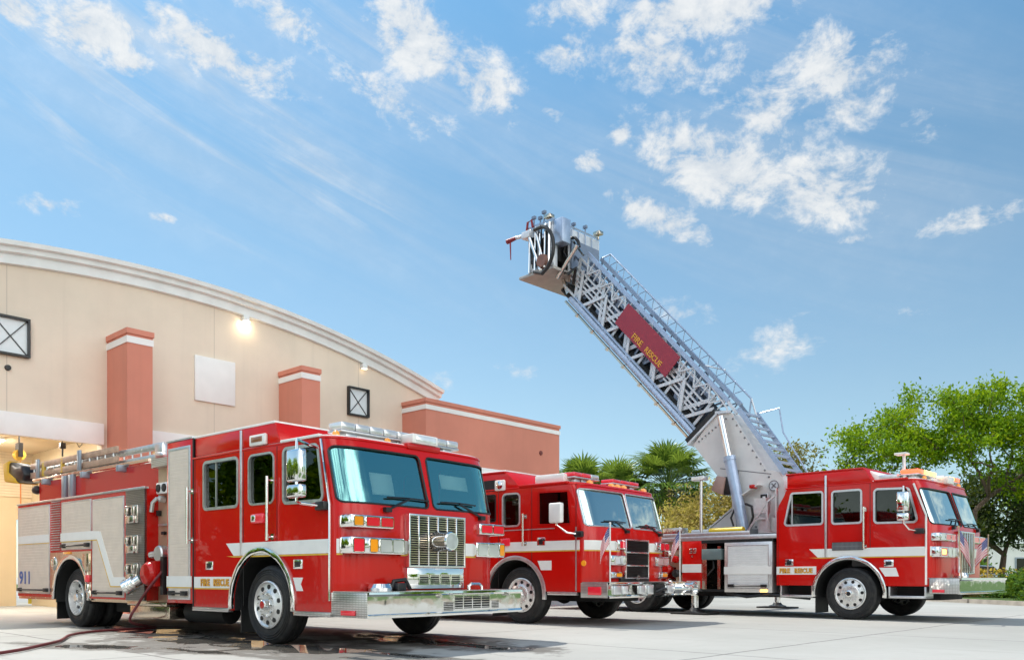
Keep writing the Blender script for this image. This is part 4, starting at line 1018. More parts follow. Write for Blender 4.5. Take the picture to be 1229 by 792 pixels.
m = MB(); m.ring(rect(-2.405, -2.235, 2.635, 2.825), rect(-2.36, -2.28, 2.68, 2.78), 'xz', NY-.25, NY-.235); m.build('lamp_guard', 'black', wl_)
m = MB(); m.bar((-4.5, NY+.3, 4.32), (-3.66, NY+.3, 4.99), FY-NY+.34, .12); m.build('turret_collar', 'black', tu)
m = MB(); m.bar((-4.46, NY+.3, 4.23), (-3.62, NY+.3, 4.90), FY-NY+.36, .05); m.bar((-3.66, NY-.16, 4.93), (-3.25, NY-.16, 4.9), .05, .06); m.build('collar_trim', 'boom', tu)
m = MB(); m.cyl((-2.78, NY-.33, 1.95), (-3.17, NY-.33, 3.72), .135, n=20); m.cyl((-3.16, NY-.33, 3.68), (-3.18, NY-.33, 3.78), .15, n=20); cyo = m.build('lift_cylinder', 'boom_blue', tu)
m = MB(); m.cyl((-3.17, NY-.33, 3.7), (-3.42, NY-.33, 4.78), .075, n=16); m.build('cylinder_rod', 'chrome', cyo)
m = MB(); m.lathe([(0, -.03), (.12, -.03), (.12, 0)], c=(-2.12, NY-.12, 3.02), n=24); pv = m.build('pivot_pin', 'boom', tu)
m = MB(); m.lathe([(.105, -.036), (.125, -.036), (.125, -.02), (.105, -.02)], c=(-2.12, NY-.12, 3.02), n=24, closed=True)
for a in (45, -45): m.bar((-2.12-.08*math.cos(rad(a)), NY-.152, 3.02-.08*math.sin(rad(a))), (-2.12+.08*math.cos(rad(a)), NY-.152, 3.02+.08*math.sin(rad(a))), .01, .03)
m.build('pin_mark', 'grey', pv)
m = MB()
for y in (NY-.13, FY+.13): m.bar((-3.05, y, 4.95), (-1.84, y, 3.27), .05, .11)
for k in range(9): 
    f = (k+.5)/9; m.bar((-3.02+1.16*f, NY-.11, 4.93-1.62*f), (-3.02+1.16*f, FY+.11, 4.93-1.62*f), .07, .05, side=(1, 0, 0))
m.build('access_ladder', 'boom_blue', tu)
m = MB(); m.tube([(-2.95, FY+.16, 4.95), (-2.45, FY+.16, 5.0), (-2.35, FY+.16, 4.4), (-1.75, FY+.16, 3.4)], .018, 6); m.build('access_rail', 'boom_blue', tu)
m = MB(); m.prism([(-4.1, 1.95), (-3.0, 1.95), (-3.0, 2.72)], 'xz', .95, 1.02); m.bar((-4.12, .98, 1.97), (-2.95, .98, 2.80), .12, .035); m.build('fairing_panel', 'turret', tu)
m = MB(); m.prism([(-3.62, 3.0), (-3.3, 2.86), (-3.22, 3.28), (-3.46, 3.34)], 'xz', .5, .95); o = m.build('control_console', simple('console_brown', (.42, .27, .23), .5), tu, bevel=.02)
m = MB(); m.box(-3.3, -3.05, .55, .9, 2.86, 3.3); m.build('console_screen', 'black', o, bevel=.02)
m = MB(); m.bar((-2.95, .75, 2.78), (-2.42, .75, 3.06), .3, .03); m.build('console_shelf', 'turret', tu)
m = MB(); m.box(-2.62, -2.5, .55, .75, 2.97, 3.06); m.build('shelf_valve', 'red_dark', tu, bevel=.02)
m = MB(); m.cyl((-3.5, .3, 1.98), (-2.62, .3, 1.98), .085); m.build('crib_pole', simple('yellow_tube', (.8, .55, .02), .4), dk)
m = MB(); m.cyl((-4.0, .3, 1.98), (-3.52, .3, 1.98), .06); m.build('crib_pole', 'white', dk)
m = MB(); m.tube([(-2.62, NY-.4, 2.0), (-2.5, NY-.42, 2.3), (-2.55, NY-.4, 2.55), (-2.72, NY-.38, 2.62)], .03, 8); m.tube([(-3.02, NY-.4, 2.1), (-3.08, NY-.42, 2.3), (-3.0, NY-.4, 2.5)], .025, 8); m.build('hydraulic_hose', 'black', tu)
m = MB(); m.bar((-2.5, .3, 1.95), (-2.02, .3, 2.62), .05, .05); m.bar((-2.02, .3, 1.95), (-2.02, .3, 2.62), .05, .05); m.bar((-2.3, .3, 2.23), (-2.02, .3, 2.23), .05, .04); m.bar((-1.8, .3, 1.9), (-1.8, .3, 2.9), .04, .04); m.bar((-1.8, .3, 2.75), (-2.02, .3, 2.6), .04, .04)
m.box(-2.35, -2.05, .3, .5, 2.35, 2.7); m.box(-2.3, -1.85, .4, .9, 1.9, 2.25); m.build('hose_bracket', 'alu', tu)
m = MB(); m.lathe([(0, 1.87), (.75, 1.87), (.75, 2.0), (.62, 2.02), (0, 2.02)], c=(-2.75, 1.25, 0), axis='z', n=36); m.build('turntable', 'grey', tu)
# basket
bk = MB(); fz = 9.68
bk.box(-9.86, -8.5, .2, 2.5, fz-.08, fz); basket = bk.build('basket', 'grey_metal', t3, bevel=.01)
m = MB()
for x0, x1, y0, y1 in ((-9.5, -9.36, .22, .26), (-9.14, -9.04, .22, .26), (-8.86, -8.54, .22, .26), (-9.5, -8.54, 2.26, 2.3), (-8.58, -8.54, .9, 2.26), (-9.5, -9.46, .26, 2.26), (-8.58, -8.54, .26, .42)):
    m.box(x0, x1, y0, y1, fz+.02, fz+1.28)
m.box(-9.5, -8.54, .22, .26, fz+.02, fz+.12); m.box(-9.5, -8.54, .22, .26, fz+1.16, fz+1.28)
m.build('basket_wall', 'boom', basket, bevel=.008)
m = MB()
for x in (-9.42, -9.2, -9.02, -8.82, -8.66): m.cyl((x, .17, fz), (x+.04, .17, fz+1.25), .028, n=8)
m.cyl((-9.4, .12, fz+1.1), (-8.9, .1, fz-.05), .045); m.cyl((-9.1, .12, fz+1.1), (-8.75, .1, fz), .035)
m.build('basket_tube', 'chrome', basket)
m = MB()
for x0, x1, z0, z1 in ((-9.38, -9.22, .25, 1.0), (-9.1, -8.95, .4, 1.15), (-8.8, -8.72, .15, 1.1)): m.box(x0, x1, .205, .222, fz+z0, fz+z1)
m.build('gap_shade', 'black', basket)  # black plates standing in for the shade in the wall openings
m = MB(); m.tube([(-9.5, .24, fz+1.34), (-8.55, .24, fz+1.34), (-8.55, 2.28, fz+1.34), (-9.5, 2.28, fz+1.34)], .03, 8, closed=True)
for y in (1.0, 1.3, 1.6, 1.9): m.cyl((-8.5, y, fz+.1), (-8.5, y, fz+1.3), .014, n=6)
m.build('basket_rail', 'boom_blue', basket)
m = MB(); m.box(-8.6, -8.2, .25, .6, fz+.62, fz+1.3); m.build('basket_box', 'boom_blue', basket, bevel=.01)
m = MB(); m.box(-8.52, -8.47, .95, 2.2, fz+.1, fz+.95); m.build('basket_screen', 'boom_shade', basket)
m = MB(); m.box(-9.44, -8.62, .9, 2.2, fz+.02, fz+1.0); m.box(-9.3, -8.7, .32, .8, fz+.3, fz+.95); m.build('basket_core', 'dark', basket)  # dark blocks filling the basket so its open panels show a dark inside
for x, y, h in ((-9.3, .24, .3), (-9.05, .24, .22), (-8.9, .24, .34), (-8.62, 1.2, .2), (-8.6, 1.7, .26), (-9.45, 1.0, .3)): m = MB(); m.cyl((x, y, fz+1.3), (x+.03, y, fz+1.3+h), .02, n=6); m.box(x-.05, x+.07, y-.04, y+.04, fz+1.24+h, fz+1.32+h); m.build('control_lever', 'boom_shade', basket)
m = MB(); m.tube([(-9.1, .05, fz+1.12)]+[(-8.95+.62*math.sin(a), .02, fz+.45+.7*math.cos(a)) for a in [PI*k/10 for k in range(1, 10)]]+[(-9.1, .05, fz-.08)], .055, 10); m.build('water_hose', 'black', basket)
m = MB(); m.tube([(-8.5, .8, fz+.3)]+[(-8.35+.3*math.cos(a), .8, fz+.55+.35*math.sin(a)) for a in [PI*(1-k/6) for k in range(7)]], .045, 8); m.build('water_hose', 'black', basket)
m = MB(); m.lathe([(0, -.1), (.18, -.1), (.2, 0), (.18, .16), (0, .16)], c=(-8.84, .15, fz+.18), n=24); m.build('hose_drum', simple('rusty_drum', (.25, .13, .1), .6, var=.3), basket)
m = MB(); m.box(-9.62, -9.3, .05, .3, fz+1.0, fz+1.2); m.cyl((-9.62, .15, fz+1.12), (-9.95, .12, fz+1.15), .05); m.build('monitor_body', 'boom', basket, bevel=.02)
m = MB(); m.cyl((-9.9, .12, fz+1.14), (-10.25, .1, fz+1.12), .05, .07, 12); m.cyl((-10.12, .1, fz+1.1), (-10.1, .1, fz+.55), .025, .015, 8); m.tube([(-9.55, .2, fz+1.2), (-9.5, .2, fz+1.5), (-9.35, .2, fz+1.52), (-9.3, .2, fz+1.3)], .035, 8); mo = m.build('monitor_nozzle', simple('nozzle_red', (.25, .02, .03), .5), basket)
for x, y in ((-8.75, .3), (-8.5, 2.2)):
    m = MB(); m.cyl((x, y, fz+1.3), (x, y, fz+1.42), .025, n=8); m.box(x-.12, x+.12, y-.1, y+.1, fz+1.42, fz+1.52); m.build('flood_lamp', 'steel_warm', basket, bevel=.02)
m = MB(); m.bar(Bm(6.6, .4, NY+.1), (-8.55, NY+.1, fz+.05), .06, .09); m.bar(Bm(6.6, .4, FY-.1), (-8.55, FY-.1, fz+.05), .06, .09); m.bar(Bm(6.4, .15, NY+.1), (-8.9, NY+.1, fz-.05), .06, .1); m.bar(Bm(6.4, .15, FY-.1), (-8.9, FY-.1, fz-.05), .06, .1)
m.cyl((-8.72, .6, 9.47), (-7.95, .6, 10.2), .06); m.bar(Bm(6.6, 1.25, NY), (-8.5, NY, fz+1.0), .05, .06); m.build('basket_arm', 'steel', basket)
m = MB(); m.tube([(-8.5, .7, fz-.1), (-8.3, .6, fz-.2), (-8.1, .7, fz-.05), Bm(6.3, .5, .9)], .05, 8); m.build('feed_hose', 'black', basket)

# ---------------- flags on the bumpers
def flag_mat():
    m, nt, b = new_mat('flag_cloth')
    at = N(nt, 'ShaderNodeUVMap'); s = sep(nt, at.outputs[0])
    st = math_node(nt, 'LESS_THAN', math_node(nt, 'FRACT', math_node(nt, 'MULTIPLY', s[1], 6.5)), .5)
    base = mixc(nt, st, (.8, .78, .76), (.55, .02, .05))
    ca = math_node(nt, 'MULTIPLY', math_node(nt, 'LESS_THAN', s[0], .42), math_node(nt, 'GREATER_THAN', s[1], .46))
    su = math_node(nt, 'SINE', math_node(nt, 'MULTIPLY', s[0], 2*PI/.07)); sv = math_node(nt, 'SINE', math_node(nt, 'MULTIPLY', s[1], 2*PI/.108))
    star = math_node(nt, 'GREATER_THAN', math_node(nt, 'MULTIPLY', su, sv), .62)
    c2 = mixc(nt, star, (.02, .03, .17), (.8, .8, .8))
    nt.links.new(mixc(nt, ca, base, c2), b.inputs['Base Color']); b.inputs['Roughness'].default_value = .8
    return m
M['flag'] = flag_mat()
M['wood'] = simple('pole_wood', (.55, .4, .25), .6)
def flag(T, x, y, z0, z1, hoist, fly, dirx, sag, label, lean=(0, 0), polemat='wood'):
    o = thing('flag', label, 'flag', world(T, x, y, z0), -T[0], 'small flags on the truck bumpers')
    L = z1-z0; top = Vector((lean[0], lean[1], L))
    m = MB(); m.cyl((0, 0, 0), top, .014, .012, 8); m.lathe([(0, .03), (.02, .02), (.02, 0), (0, -.01)], c=tuple(top), axis='z', n=10); m.build('flag_pole', polemat, o)
    n, k = 14, 8; me = bpy.data.meshes.new('flag_cloth'); vs = []; fs = []; uv = []
    for j in range(k+1):
        for i in range(n+1):
            s = i/n; t = j/k
            p = top*((L-.03-hoist*(1-t))/L)
            hx = fly*s*(1-.3*s); d = Vector((dirx[0]*hx, dirx[1]*hx, -sag*s*(1+.25*s)))
            d += Vector((dirx[1], -dirx[0], 0))*(.035*math.sin(s*9+t*2.)*s)
            vs.append(tuple(p+d)); uv.append((s, t))
    for j in range(k):
        for i in range(n): fs.append((j*(n+1)+i, j*(n+1)+i+1, (j+1)*(n+1)+i+1, (j+1)*(n+1)+i))
    me.from_pydata(vs, [], fs); ul = me.uv_layers.new()
    for lp in me.loops: ul.data[lp.index].uv = uv[lp.vertex_index]
    for p in me.polygons: p.use_smooth = True
    me.materials.append(M['flag']); f = bpy.data.objects.new('flag_cloth', me); COL.objects.link(f); f.parent = o
    sm = f.modifiers.new('t', 'SOLIDIFY'); sm.thickness = .003
flag(T2_, 1.99, .06, .79, 1.83, .3, .25, (-.77, -.64), .32, 'small striped flag on the left bumper end of the middle engine', polemat='white')
flag(T2_, 1.99, 2.62, .79, 1.86, .3, .25, (-.77, -.64), .32, 'small striped flag by the round bumper cap of the middle engine', polemat='white')
flag(T3_, 2.05, .30, .87, 1.85, .40, .30, (.71, .71), .34, 'striped flag on a wooden stick at the near bumper corner of the ladder truck', (-.03, -.08))
flag(T3_, 2.05, 1.95, .87, 1.75, .36, .38, (-.71, -.71), .26, 'striped flag farther along the ladder truck bumper, in front of the trees', (.0, .05))

# ================================================================== FIRE STATION
FA = .74; F0 = (-10.3, 21.0)
fs_ = thing('fire_station', 'cream fire station with arched cornice, salmon columns and open engine bays', 'building', (F0[0], F0[1], 0), PI/2-FA)
def wall_mat(name, col, joints=True):
    m, nt, b = new_mat(name); co = coords(nt); s = sep(nt, co)
    f = noise(nt, co, .35, 6, .6); g = noise(nt, co, 60, 3)
    c = mixc(nt, smooth(nt, f, .35, .7), tuple(x*.87 for x in col), col)
    # vertical rain streaks
    mp = N(nt, 'ShaderNodeMapping'); mp.inputs['Scale'].default_value = (3, 3, .12); nt.links.new(co, mp.inputs[0])
    c = mixc(nt, math_node(nt, 'MULTIPLY', smooth(nt, noise(nt, mp.outputs[0], 1, 4), .5, .8), .26), c, tuple(x*.68 for x in col))
    if joints:
        d = None
        for t in (-2.17, 2.98, 7.93):
            q = math_node(nt, 'LESS_THAN', math_node(nt, 'ABSOLUTE', math_node(nt, 'SUBTRACT', s[0], t)), .012)
            d = q if d is None else math_node(nt, 'MAXIMUM', d, q)
        c = mixc(nt, math_node(nt, 'MULTIPLY', d, .45), c, tuple(x*.5 for x in col))
    nt.links.new(c, b.inputs['Base Color']); b.inputs['Roughness'].default_value = .85
    bump(nt, b, g, .25, .004)
    return m
M['cream'] = wall_mat('cream_stucco', (.83, .72, .585))
M['salmon'] = wall_mat('salmon_stucco', (.70, .27, .19), False)
M['trim_white'] = simple('white_trim', (.88, .88, .86), .6, var=.06, scale=2)
M['cornice'] = simple('cornice_paint', (.85, .90, .90), .6, var=.1, scale=2)
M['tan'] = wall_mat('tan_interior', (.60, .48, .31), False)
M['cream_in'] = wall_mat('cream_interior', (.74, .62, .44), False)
def AH(t): return 8.42-(t-1.8)**2/61.8
TL, TR = -7.6, 11.15
bays = [(-4.75, -.04), (.95, 4.85), (5.9, 9.6)]
LB = 4.24
out = [(TL, 0)]
for a, b in bays: out += [(a, 0), (a, LB), (b, LB), (b, 0)]
out += [(TR, 0), (TR, AH(TR))]+[(TL+(TR-TL)*k/48, AH(TL+(TR-TL)*k/48)) for k in range(47, 0, -1)]+[(TL, AH(TL))]
# facade built strip by strip so the notched outline stays clean
m = MB(); xs = sorted(set([TL+(TR-TL)*k/48 for k in range(49)]+[v for a in bays for v in a]))
for a, b in zip(xs[:-1], xs[1:]):
    mid = (a+b)/2; lo = LB if any(p < mid < q for p, q in bays) else 0
    m.add([(a, 0, lo), (b, 0, lo), (b, 0, AH(b)), (a, 0, AH(a)), (a, .3, lo), (b, .3, lo), (b, .3, AH(b)), (a, .3, AH(a))], [(0, 1, 2, 3), (5, 4, 7, 6), (0, 4, 5, 1), (3, 2, 6, 7)])
for t, lo in [(TL, 0), (TR, 0)]: m.add([(t, 0, lo), (t, .3, lo), (t, .3, AH(t)), (t, 0, AH(t))], [(0, 1, 2, 3)])
for p, q in bays:
    for t in (p, q): m.add([(t, 0, 0), (t, .3, 0), (t, .3, LB), (t, 0, LB)], [(0, 1, 2, 3)])
wall = m.build('wall', 'cream', fs_, merge=True)
# stepped cornice swept along the arch
m = MB(); prof = [(0, -.02), (-.10, -.0), (-.12, .21), (-.24, .235), (-.26, .34), (-.37, .36), (-.40, .46), (.35, .47), (.35, -.02)]
n = 60; k = len(prof); vs = []
for i in range(n+1):
    t = TL-.15+(TR-TL+.35)*i/n
    for d, h in prof: vs.append((t, d-.001, AH(t)+h-.0))
fsx = [(i*k+j, i*k+(j+1) % k, (i+1)*k+(j+1) % k, (i+1)*k+j) for i in range(n) for j in range(k)]+[list(range(k)), list(range(n*k, n*k+k))]
m.add(vs, fsx); m.build('cornice', 'cornice', fs_, ang=20)
m = MB()
for a, b in zip(xs[:-1], xs[1:]): m.add([(a, .3, AH(a)+.3), (b, .3, AH(b)+.3), (b, 13, AH(b)+.3), (a, 13, AH(a)+.3), (a, .3, AH(a)+.1), (b, .3, AH(b)+.1), (b, 13, AH(b)+.1), (a, 13, AH(a)+.1)], [(0, 1, 2, 3), (4, 7, 6, 5), (0, 4, 5, 1), (3, 2, 6, 7)])
m.build('roof', 'grey', fs_, merge=True)
for t in (TL, TR):
    m = MB(); m.box(t-.001 if t < 0 else t-.3, t+.3 if t < 0 else t+.001, .302, 13, 0, AH(t)+.1); m.build('side_wall', 'cream', fs_)
for t in (-4.9+.09-.0, .09, 5.02):
    m = MB(); m.box(t, t+.62, -1.2, -.003, 0, 6.93); c = m.build('column', 'salmon', fs_)
    m = MB(); m.box(t-.02, t+.64, -1.22, -.002, 6.6, 6.76); m.build('column_band', 'trim_white', c)
    m = MB(); m.box(t-.03, t+.65, -1.235, -.001, 6.82, 6.95); m.build('column_cap', 'salmon', c)
for a, b in ((-4.25, -.02), (.73, 5.0), (5.66, 9.74)):
    m = MB(); m.box(a, b, -.11, -.002, LB-.04, 4.73); m.build('lintel', 'trim_white', fs_, bevel=.01)
# brick-red wing on the right
m = MB(); m.box(9.76, 16.7, -1.2, -.003, 0, 6.5); m.box(11.16, 16.7, .003, 9, 0, 6.5); m.box(9.76, 16.7, -1.2, -.003, 6.5, 6.72); wg = m.build('wing', 'salmon', fs_)
m = MB(); m.box(9.735, 16.725, -1.225, -.002, 6.42, 6.57); m.build('wing_band', 'trim_white', wg)
m = MB(); m.box(9.72, 16.74, -1.24, .2, 6.66, 6.78); m.build('wing_cap', 'salmon', wg)
m = MB(); m.box(11.0, 14.2, -1.27, -1.203, 4.2, 4.73); m.build('wing_lintel', 'trim_white', wg, bevel=.01)
m = MB(); m.lathe([(0, -.05), (.07, -.045), (.09, 0)], c=(15.58, -1.2, 5.6), n=20); m.build('wall_fixture', simple('bronze', (.2, .05, .04), .5), wg)
m = MB(); m.box(11.1, 14.1, -1.22, -1.203, 0, 4.2); m.build('wing_door', 'roll_white', wg)
# windows
for a, b in ((-2.52, -1.7), (7.48, 8.3)):
    m = MB(); m.box(a+.03, b-.03, -.03, -.002, 6.08, 6.93); w = m.build('window', simple('window_pane', (.72, .78, .8), .2, var=.05), fs_)
    m = MB(); m.ring(rect(a, b, 6.05, 6.96), rect(a+.05, b-.05, 6.1, 6.91), 'xz', -.12, -.002); m.build('window_frame', 'black', w)
    m = MB(); m.bar((a+.05, -.045, 6.1), (b-.05, -.045, 6.91), .02, .022); m.bar((a+.05, -.042, 6.91), (b-.05, -.042, 6.1), .02, .022); m.build('window_cross', 'black', w)
m = MB(); m.box(2.39, 3.58, -.07, -.002, 5.72, 6.95); m.build('wall_panel', 'trim_white', fs_, bevel=.006)
m = MB(); m.lathe([(0, -.06), (.06, -.055), (.07, 0)], c=(-2.15, 0, 5.76), n=18); m.build('wall_vent', 'black', fs_)
for t in (3.89, 8.09):
    z = AH(t)-.14
    m = MB(); m.box(t-.09, t+.09, -.16, -.002, z-.03, z+.12); lf = m.build('wall_lamp', 'cornice', fs_, bevel=.01)
    m = MB(); m.box(t-.075, t+.075, -.165, -.05, z-.05, z-.031); m.build('lamp_glow', emit('warm_lamp', (1, .8, .5), 45 if t < 5 else 1.5), lf)
# interior of the engine bays
m = MB(); m.box(-7.3, 10.85, 6.9, 7.1, 3.35, 4.75); m.box(.9, 10.85, 6.9, 7.1, 0, 3.35); m.box(-7.3, -4.3, 6.9, 7.1, 0, 3.35); m.box(-.5, .12, 6.9, 7.1, 0, 3.35); m.box(.121, .9, 6.9, 7.1, 2.67, 3.35); m.box(-4.3, -.501, 6.9, 7.1, 3.0, 3.35)
bw = m.build('back_wall', 'tan', fs_)
m = MB()
for i in range(16): m.box(-7.28, 10.83, 6.86, 6.9, 3.36+i*.085, 3.36+i*.085+.07)
m.build('back_panel', 'cream_in', bw)
m = MB(); m.box(-7.3, 10.85, .31, 6.9, 4.75, 4.9)
for i in range(30): m.box(-7.3, 10.85, .4+i*.215, .47+i*.215, 4.70, 4.749)
m.build('ceiling', 'cream_in', fs_)
for t in (.55, 5.35): 
    m = MB(); m.box(t, t+.2, .31, 6.89, 0, 4.74); m.build('partition', 'tan', fs_)
for t, y in ((-3.6, 1.6), (-3.6, 4.4), (-1.2, 1.6), (-1.2, 4.4), (2.0, 2.4), (3.6, 4.4), (7.5, 3)):
    m = MB(); m.box(t-.1, t+.1, y-.6, y+.6, 4.62, 4.69); lf = m.build('ceiling_lamp', 'trim_white', fs_)
    m = MB(); m.box(t-.08, t+.08, y-.58, y+.58, 4.60, 4.618); m.build('lamp_tube', emit('bay_tube', (1, .93, .82), 110), lf)
# reel hanging in the open bay
def fw(t, y, z): return Vector((F0[0]+t*math.sin(FA)-y*math.cos(FA), F0[1]+t*math.cos(FA)+y*math.sin(FA), z))
rl = thing('cable_reel', 'yellow cable reel hanging from the ceiling of the open bay', 'reel', fw(-1.45, 1.5, 3.95), PI/2-FA)
m = MB(); m.lathe([(0, -.08), (.13, -.08), (.14, -.05), (.1, 0), (.14, .05), (.13, .08), (0, .08)], n=24); m.build('drum', 'yellowline', rl)
m = MB(); m.box(-.05, .05, -.13, .13, -.05, .3); m.cyl((0, 0, .3), (0, 0, .74), .02, n=8); m.build('bracket', 'black', rl)
m = MB(); m.tube([(.02, -.02, -.15), (.03, -.02, -1.5), (.02, -.02, -2.7), (.1, -.05, -3.3)], .016, 6); m.build('cord', simple('orange_cord', (.6, .2, .04), .5), rl)
ho = thing('chain_hoist', 'small black chain hoist under the bay lintel above the ladders', 'hoist', fw(-.55, .6, 4.2), PI/2-FA)
m = MB(); m.box(-.5, .5, -.03, .03, .30, .36); m.cyl((-.2, 0, .3), (-.2, 0, .0), .012, n=6); m.box(-.26, -.14, -.06, .06, -.1, .04); m.build('hoist_body', 'black', ho, bevel=.005)
m = MB(); m.tube([(.0, 0, .3), (.2, 0, -.02), (.42, 0, .3)], .014, 6); m.cyl((-.2, 0, -.1), (-.2, 0, -.3), .02, n=6); m.build('chain', 'black', ho)
bo = MB(); bo.lathe([(.09, 0), (.09, .78), (.07, .84), (0, .86)], n=20, axis='z'); b_ = bo.build('bollard', simple('bollard_yellow', (.75, .55, .05), .5)); b_.location = fw(1.2, 9.0, 0)
tag(b_, 'yellow bollard behind the open bay, seen past the engine tail', 'bollard')

# ================================================================== GROUND
def ground_mat():
    m, nt, b = new_mat('concrete_apron'); co = coords(nt); s = sep(nt, co)
    big = noise(nt, co, .12, 5, .6); fine = noise(nt, co, 4, 6, .65); grain = noise(nt, co, 70, 3)
    c = mixc(nt, smooth(nt, big, .3, .7), (.31, .31, .29), (.41, .41, .39))
    c = mixc(nt, math_node(nt, 'MULTIPLY', smooth(nt, fine, .45, .8), .35), c, (.33, .32, .29))
    ca, sa = .72, -.69
    U = math_node(nt, 'ADD', math_node(nt, 'MULTIPLY', s[0], .69), math_node(nt, 'MULTIPLY', s[1], .72))
    V = math_node(nt, 'ADD', math_node(nt, 'MULTIPLY', s[0], ca), math_node(nt, 'MULTIPLY', s[1], sa))
    wob = math_node(nt, 'MULTIPLY', math_node(nt, 'SUBTRACT', noise(nt, co, .8, 4), .5), .10)
    j = None
    for q, o, per in ((U, 8.6, 4.6), (V, -4.88, 4.6)):
        r = math_node(nt, 'DIVIDE', math_node(nt, 'SUBTRACT', math_node(nt, 'ADD', q, wob), o), per)
        fr = math_node(nt, 'ABSOLUTE', math_node(nt, 'SUBTRACT', r, math_node(nt, 'ROUND', r)))
        d = smooth(nt, fr, .006, .0025)
        j = d if j is None else math_node(nt, 'MAXIMUM', j, d)
    # a wandering crack
    r = math_node(nt, 'SUBTRACT', math_node(nt, 'ADD', U, math_node(nt, 'MULTIPLY', math_node(nt, 'SUBTRACT', noise(nt, co, .5, 6, .7), .5), .9)), 6.8)
    j = math_node(nt, 'MAXIMUM', j, math_node(nt, 'MULTIPLY', smooth(nt, math_node(nt, 'ABSOLUTE', r), .012, .004), .8))
    c = mixc(nt, math_node(nt, 'MULTIPLY', j, .75), c, (.09, .085, .08))
    mpt = N(nt, 'ShaderNodeMapping'); mpt.inputs['Rotation'].default_value = (0, 0, rad(44)); nt.links.new(co, mpt.inputs[0])
    mpu = N(nt, 'ShaderNodeMapping'); mpu.inputs['Scale'].default_value = (.16, 2.6, 1); nt.links.new(mpt.outputs[0], mpu.inputs[0])
    streak = smooth(nt, noise(nt, mpu.outputs[0], 1.6, 6, .65, .2), .52, .78)
    spots = smooth(nt, noise(nt, co, 2.4, 5, .6, .3), .66, .74)
    c = mixc(nt, math_node(nt, 'MULTIPLY', streak, .38), c, (.20, .195, .18))
    c = mixc(nt, math_node(nt, 'MULTIPLY', spots, .45), c, (.15, .14, .125))
    # water that ran out of the nearest engine
    wet = None
    for (x, y, rx, ry, a) in ((-4.2, 11.6, 2.6, 1.0, .75), (-2.4, 10.4, 1.9, .55, .75), (-1.0, 11.3, 1.9, .6, .75), (-5.2, 10.6, 1.6, .35, .4), (-3.6, 9.9, 1.4, .22, .6), (-6.1, 13.8, 2.2, .8, .7), (-1.5, 9.75, 1.3, .2, .7), (-3.3, 10.9, 3.2, .8, .75), (-1.6, 12.2, 1.6, .7, .8)):
        mp = N(nt, 'ShaderNodeMapping'); mp.vector_type = 'TEXTURE'; mp.inputs['Location'].default_value = (x, y, 0); mp.inputs['Rotation'].default_value = (0, 0, -a); mp.inputs['Scale'].default_value = (rx, ry, 1)
        nt.links.new(co, mp.inputs[0]); L = N(nt, 'ShaderNodeVectorMath', operation='LENGTH'); nt.links.new(mp.outputs[0], L.inputs[0])
        g = math_node(nt, 'SUBTRACT', 1.25, L.outputs['Value'])
        wet = g if wet is None else math_node(nt, 'MAXIMUM', wet, g)
    wn = math_node(nt, 'MULTIPLY', math_node(nt, 'SUBTRACT', noise(nt, co, 1.5, 6, .65, .4), .5), 2.6)
    wv = math_node(nt, 'ADD', wet, wn)
    damp = smooth(nt, wv, .0, .35); pool = smooth(nt, wv, .55, .8)
    c = mixc(nt, math_node(nt, 'MULTIPLY', damp, .85), c, (.085, .078, .068))
    nt.links.new(c, b.inputs['Base Color'])
    ro = math_node(nt, 'MULTIPLY_ADD', fine, .25, .65)
    ro = math_node(nt, 'MULTIPLY', ro, math_node(nt, 'SUBTRACT', 1, math_node(nt, 'MULTIPLY', pool, .97)))
    nt.links.new(ro, b.inputs['Roughness'])
    h = math_node(nt, 'MULTIPLY', math_node(nt, 'SUBTRACT', math_node(nt, 'ADD', grain, math_node(nt, 'MULTIPLY', fine, 1.5)), math_node(nt, 'MULTIPLY', j, 2)), math_node(nt, 'SUBTRACT', 1, pool))
    bump(nt, b, h, .35, .006)
    return m
def struct(o): o['kind'] = 'structure'; return o
m = MB(); g = 60; st = [-600, -200, -60]+[-30+5*k for k in range(21)]+[90, 200, 600]
m.add([(-700, -300, 0), (900, -300, 0), (900, 1500, 0), (-700, 1500, 0)], [(0, 1, 2, 3)])
struct(m.build('ground', ground_mat()))
def grass_mat(name, a, b_):
    m, nt, b = new_mat(name); co = coords(nt)
    f = smooth(nt, noise(nt, co, 1.2, 6, .7), .3, .7); g2 = noise(nt, co, 30, 4)
    nt.links.new(mixc(nt, g2, mixc(nt, f, a, b_), tuple(x*.6 for x in a)), b.inputs['Base Color']); b.inputs['Roughness'].default_value = .9
    bump(nt, b, g2, .8, .05); return m
M['lawn'] = grass_mat('lawn_grass', (.06, .12, .02), (.11, .19, .035))
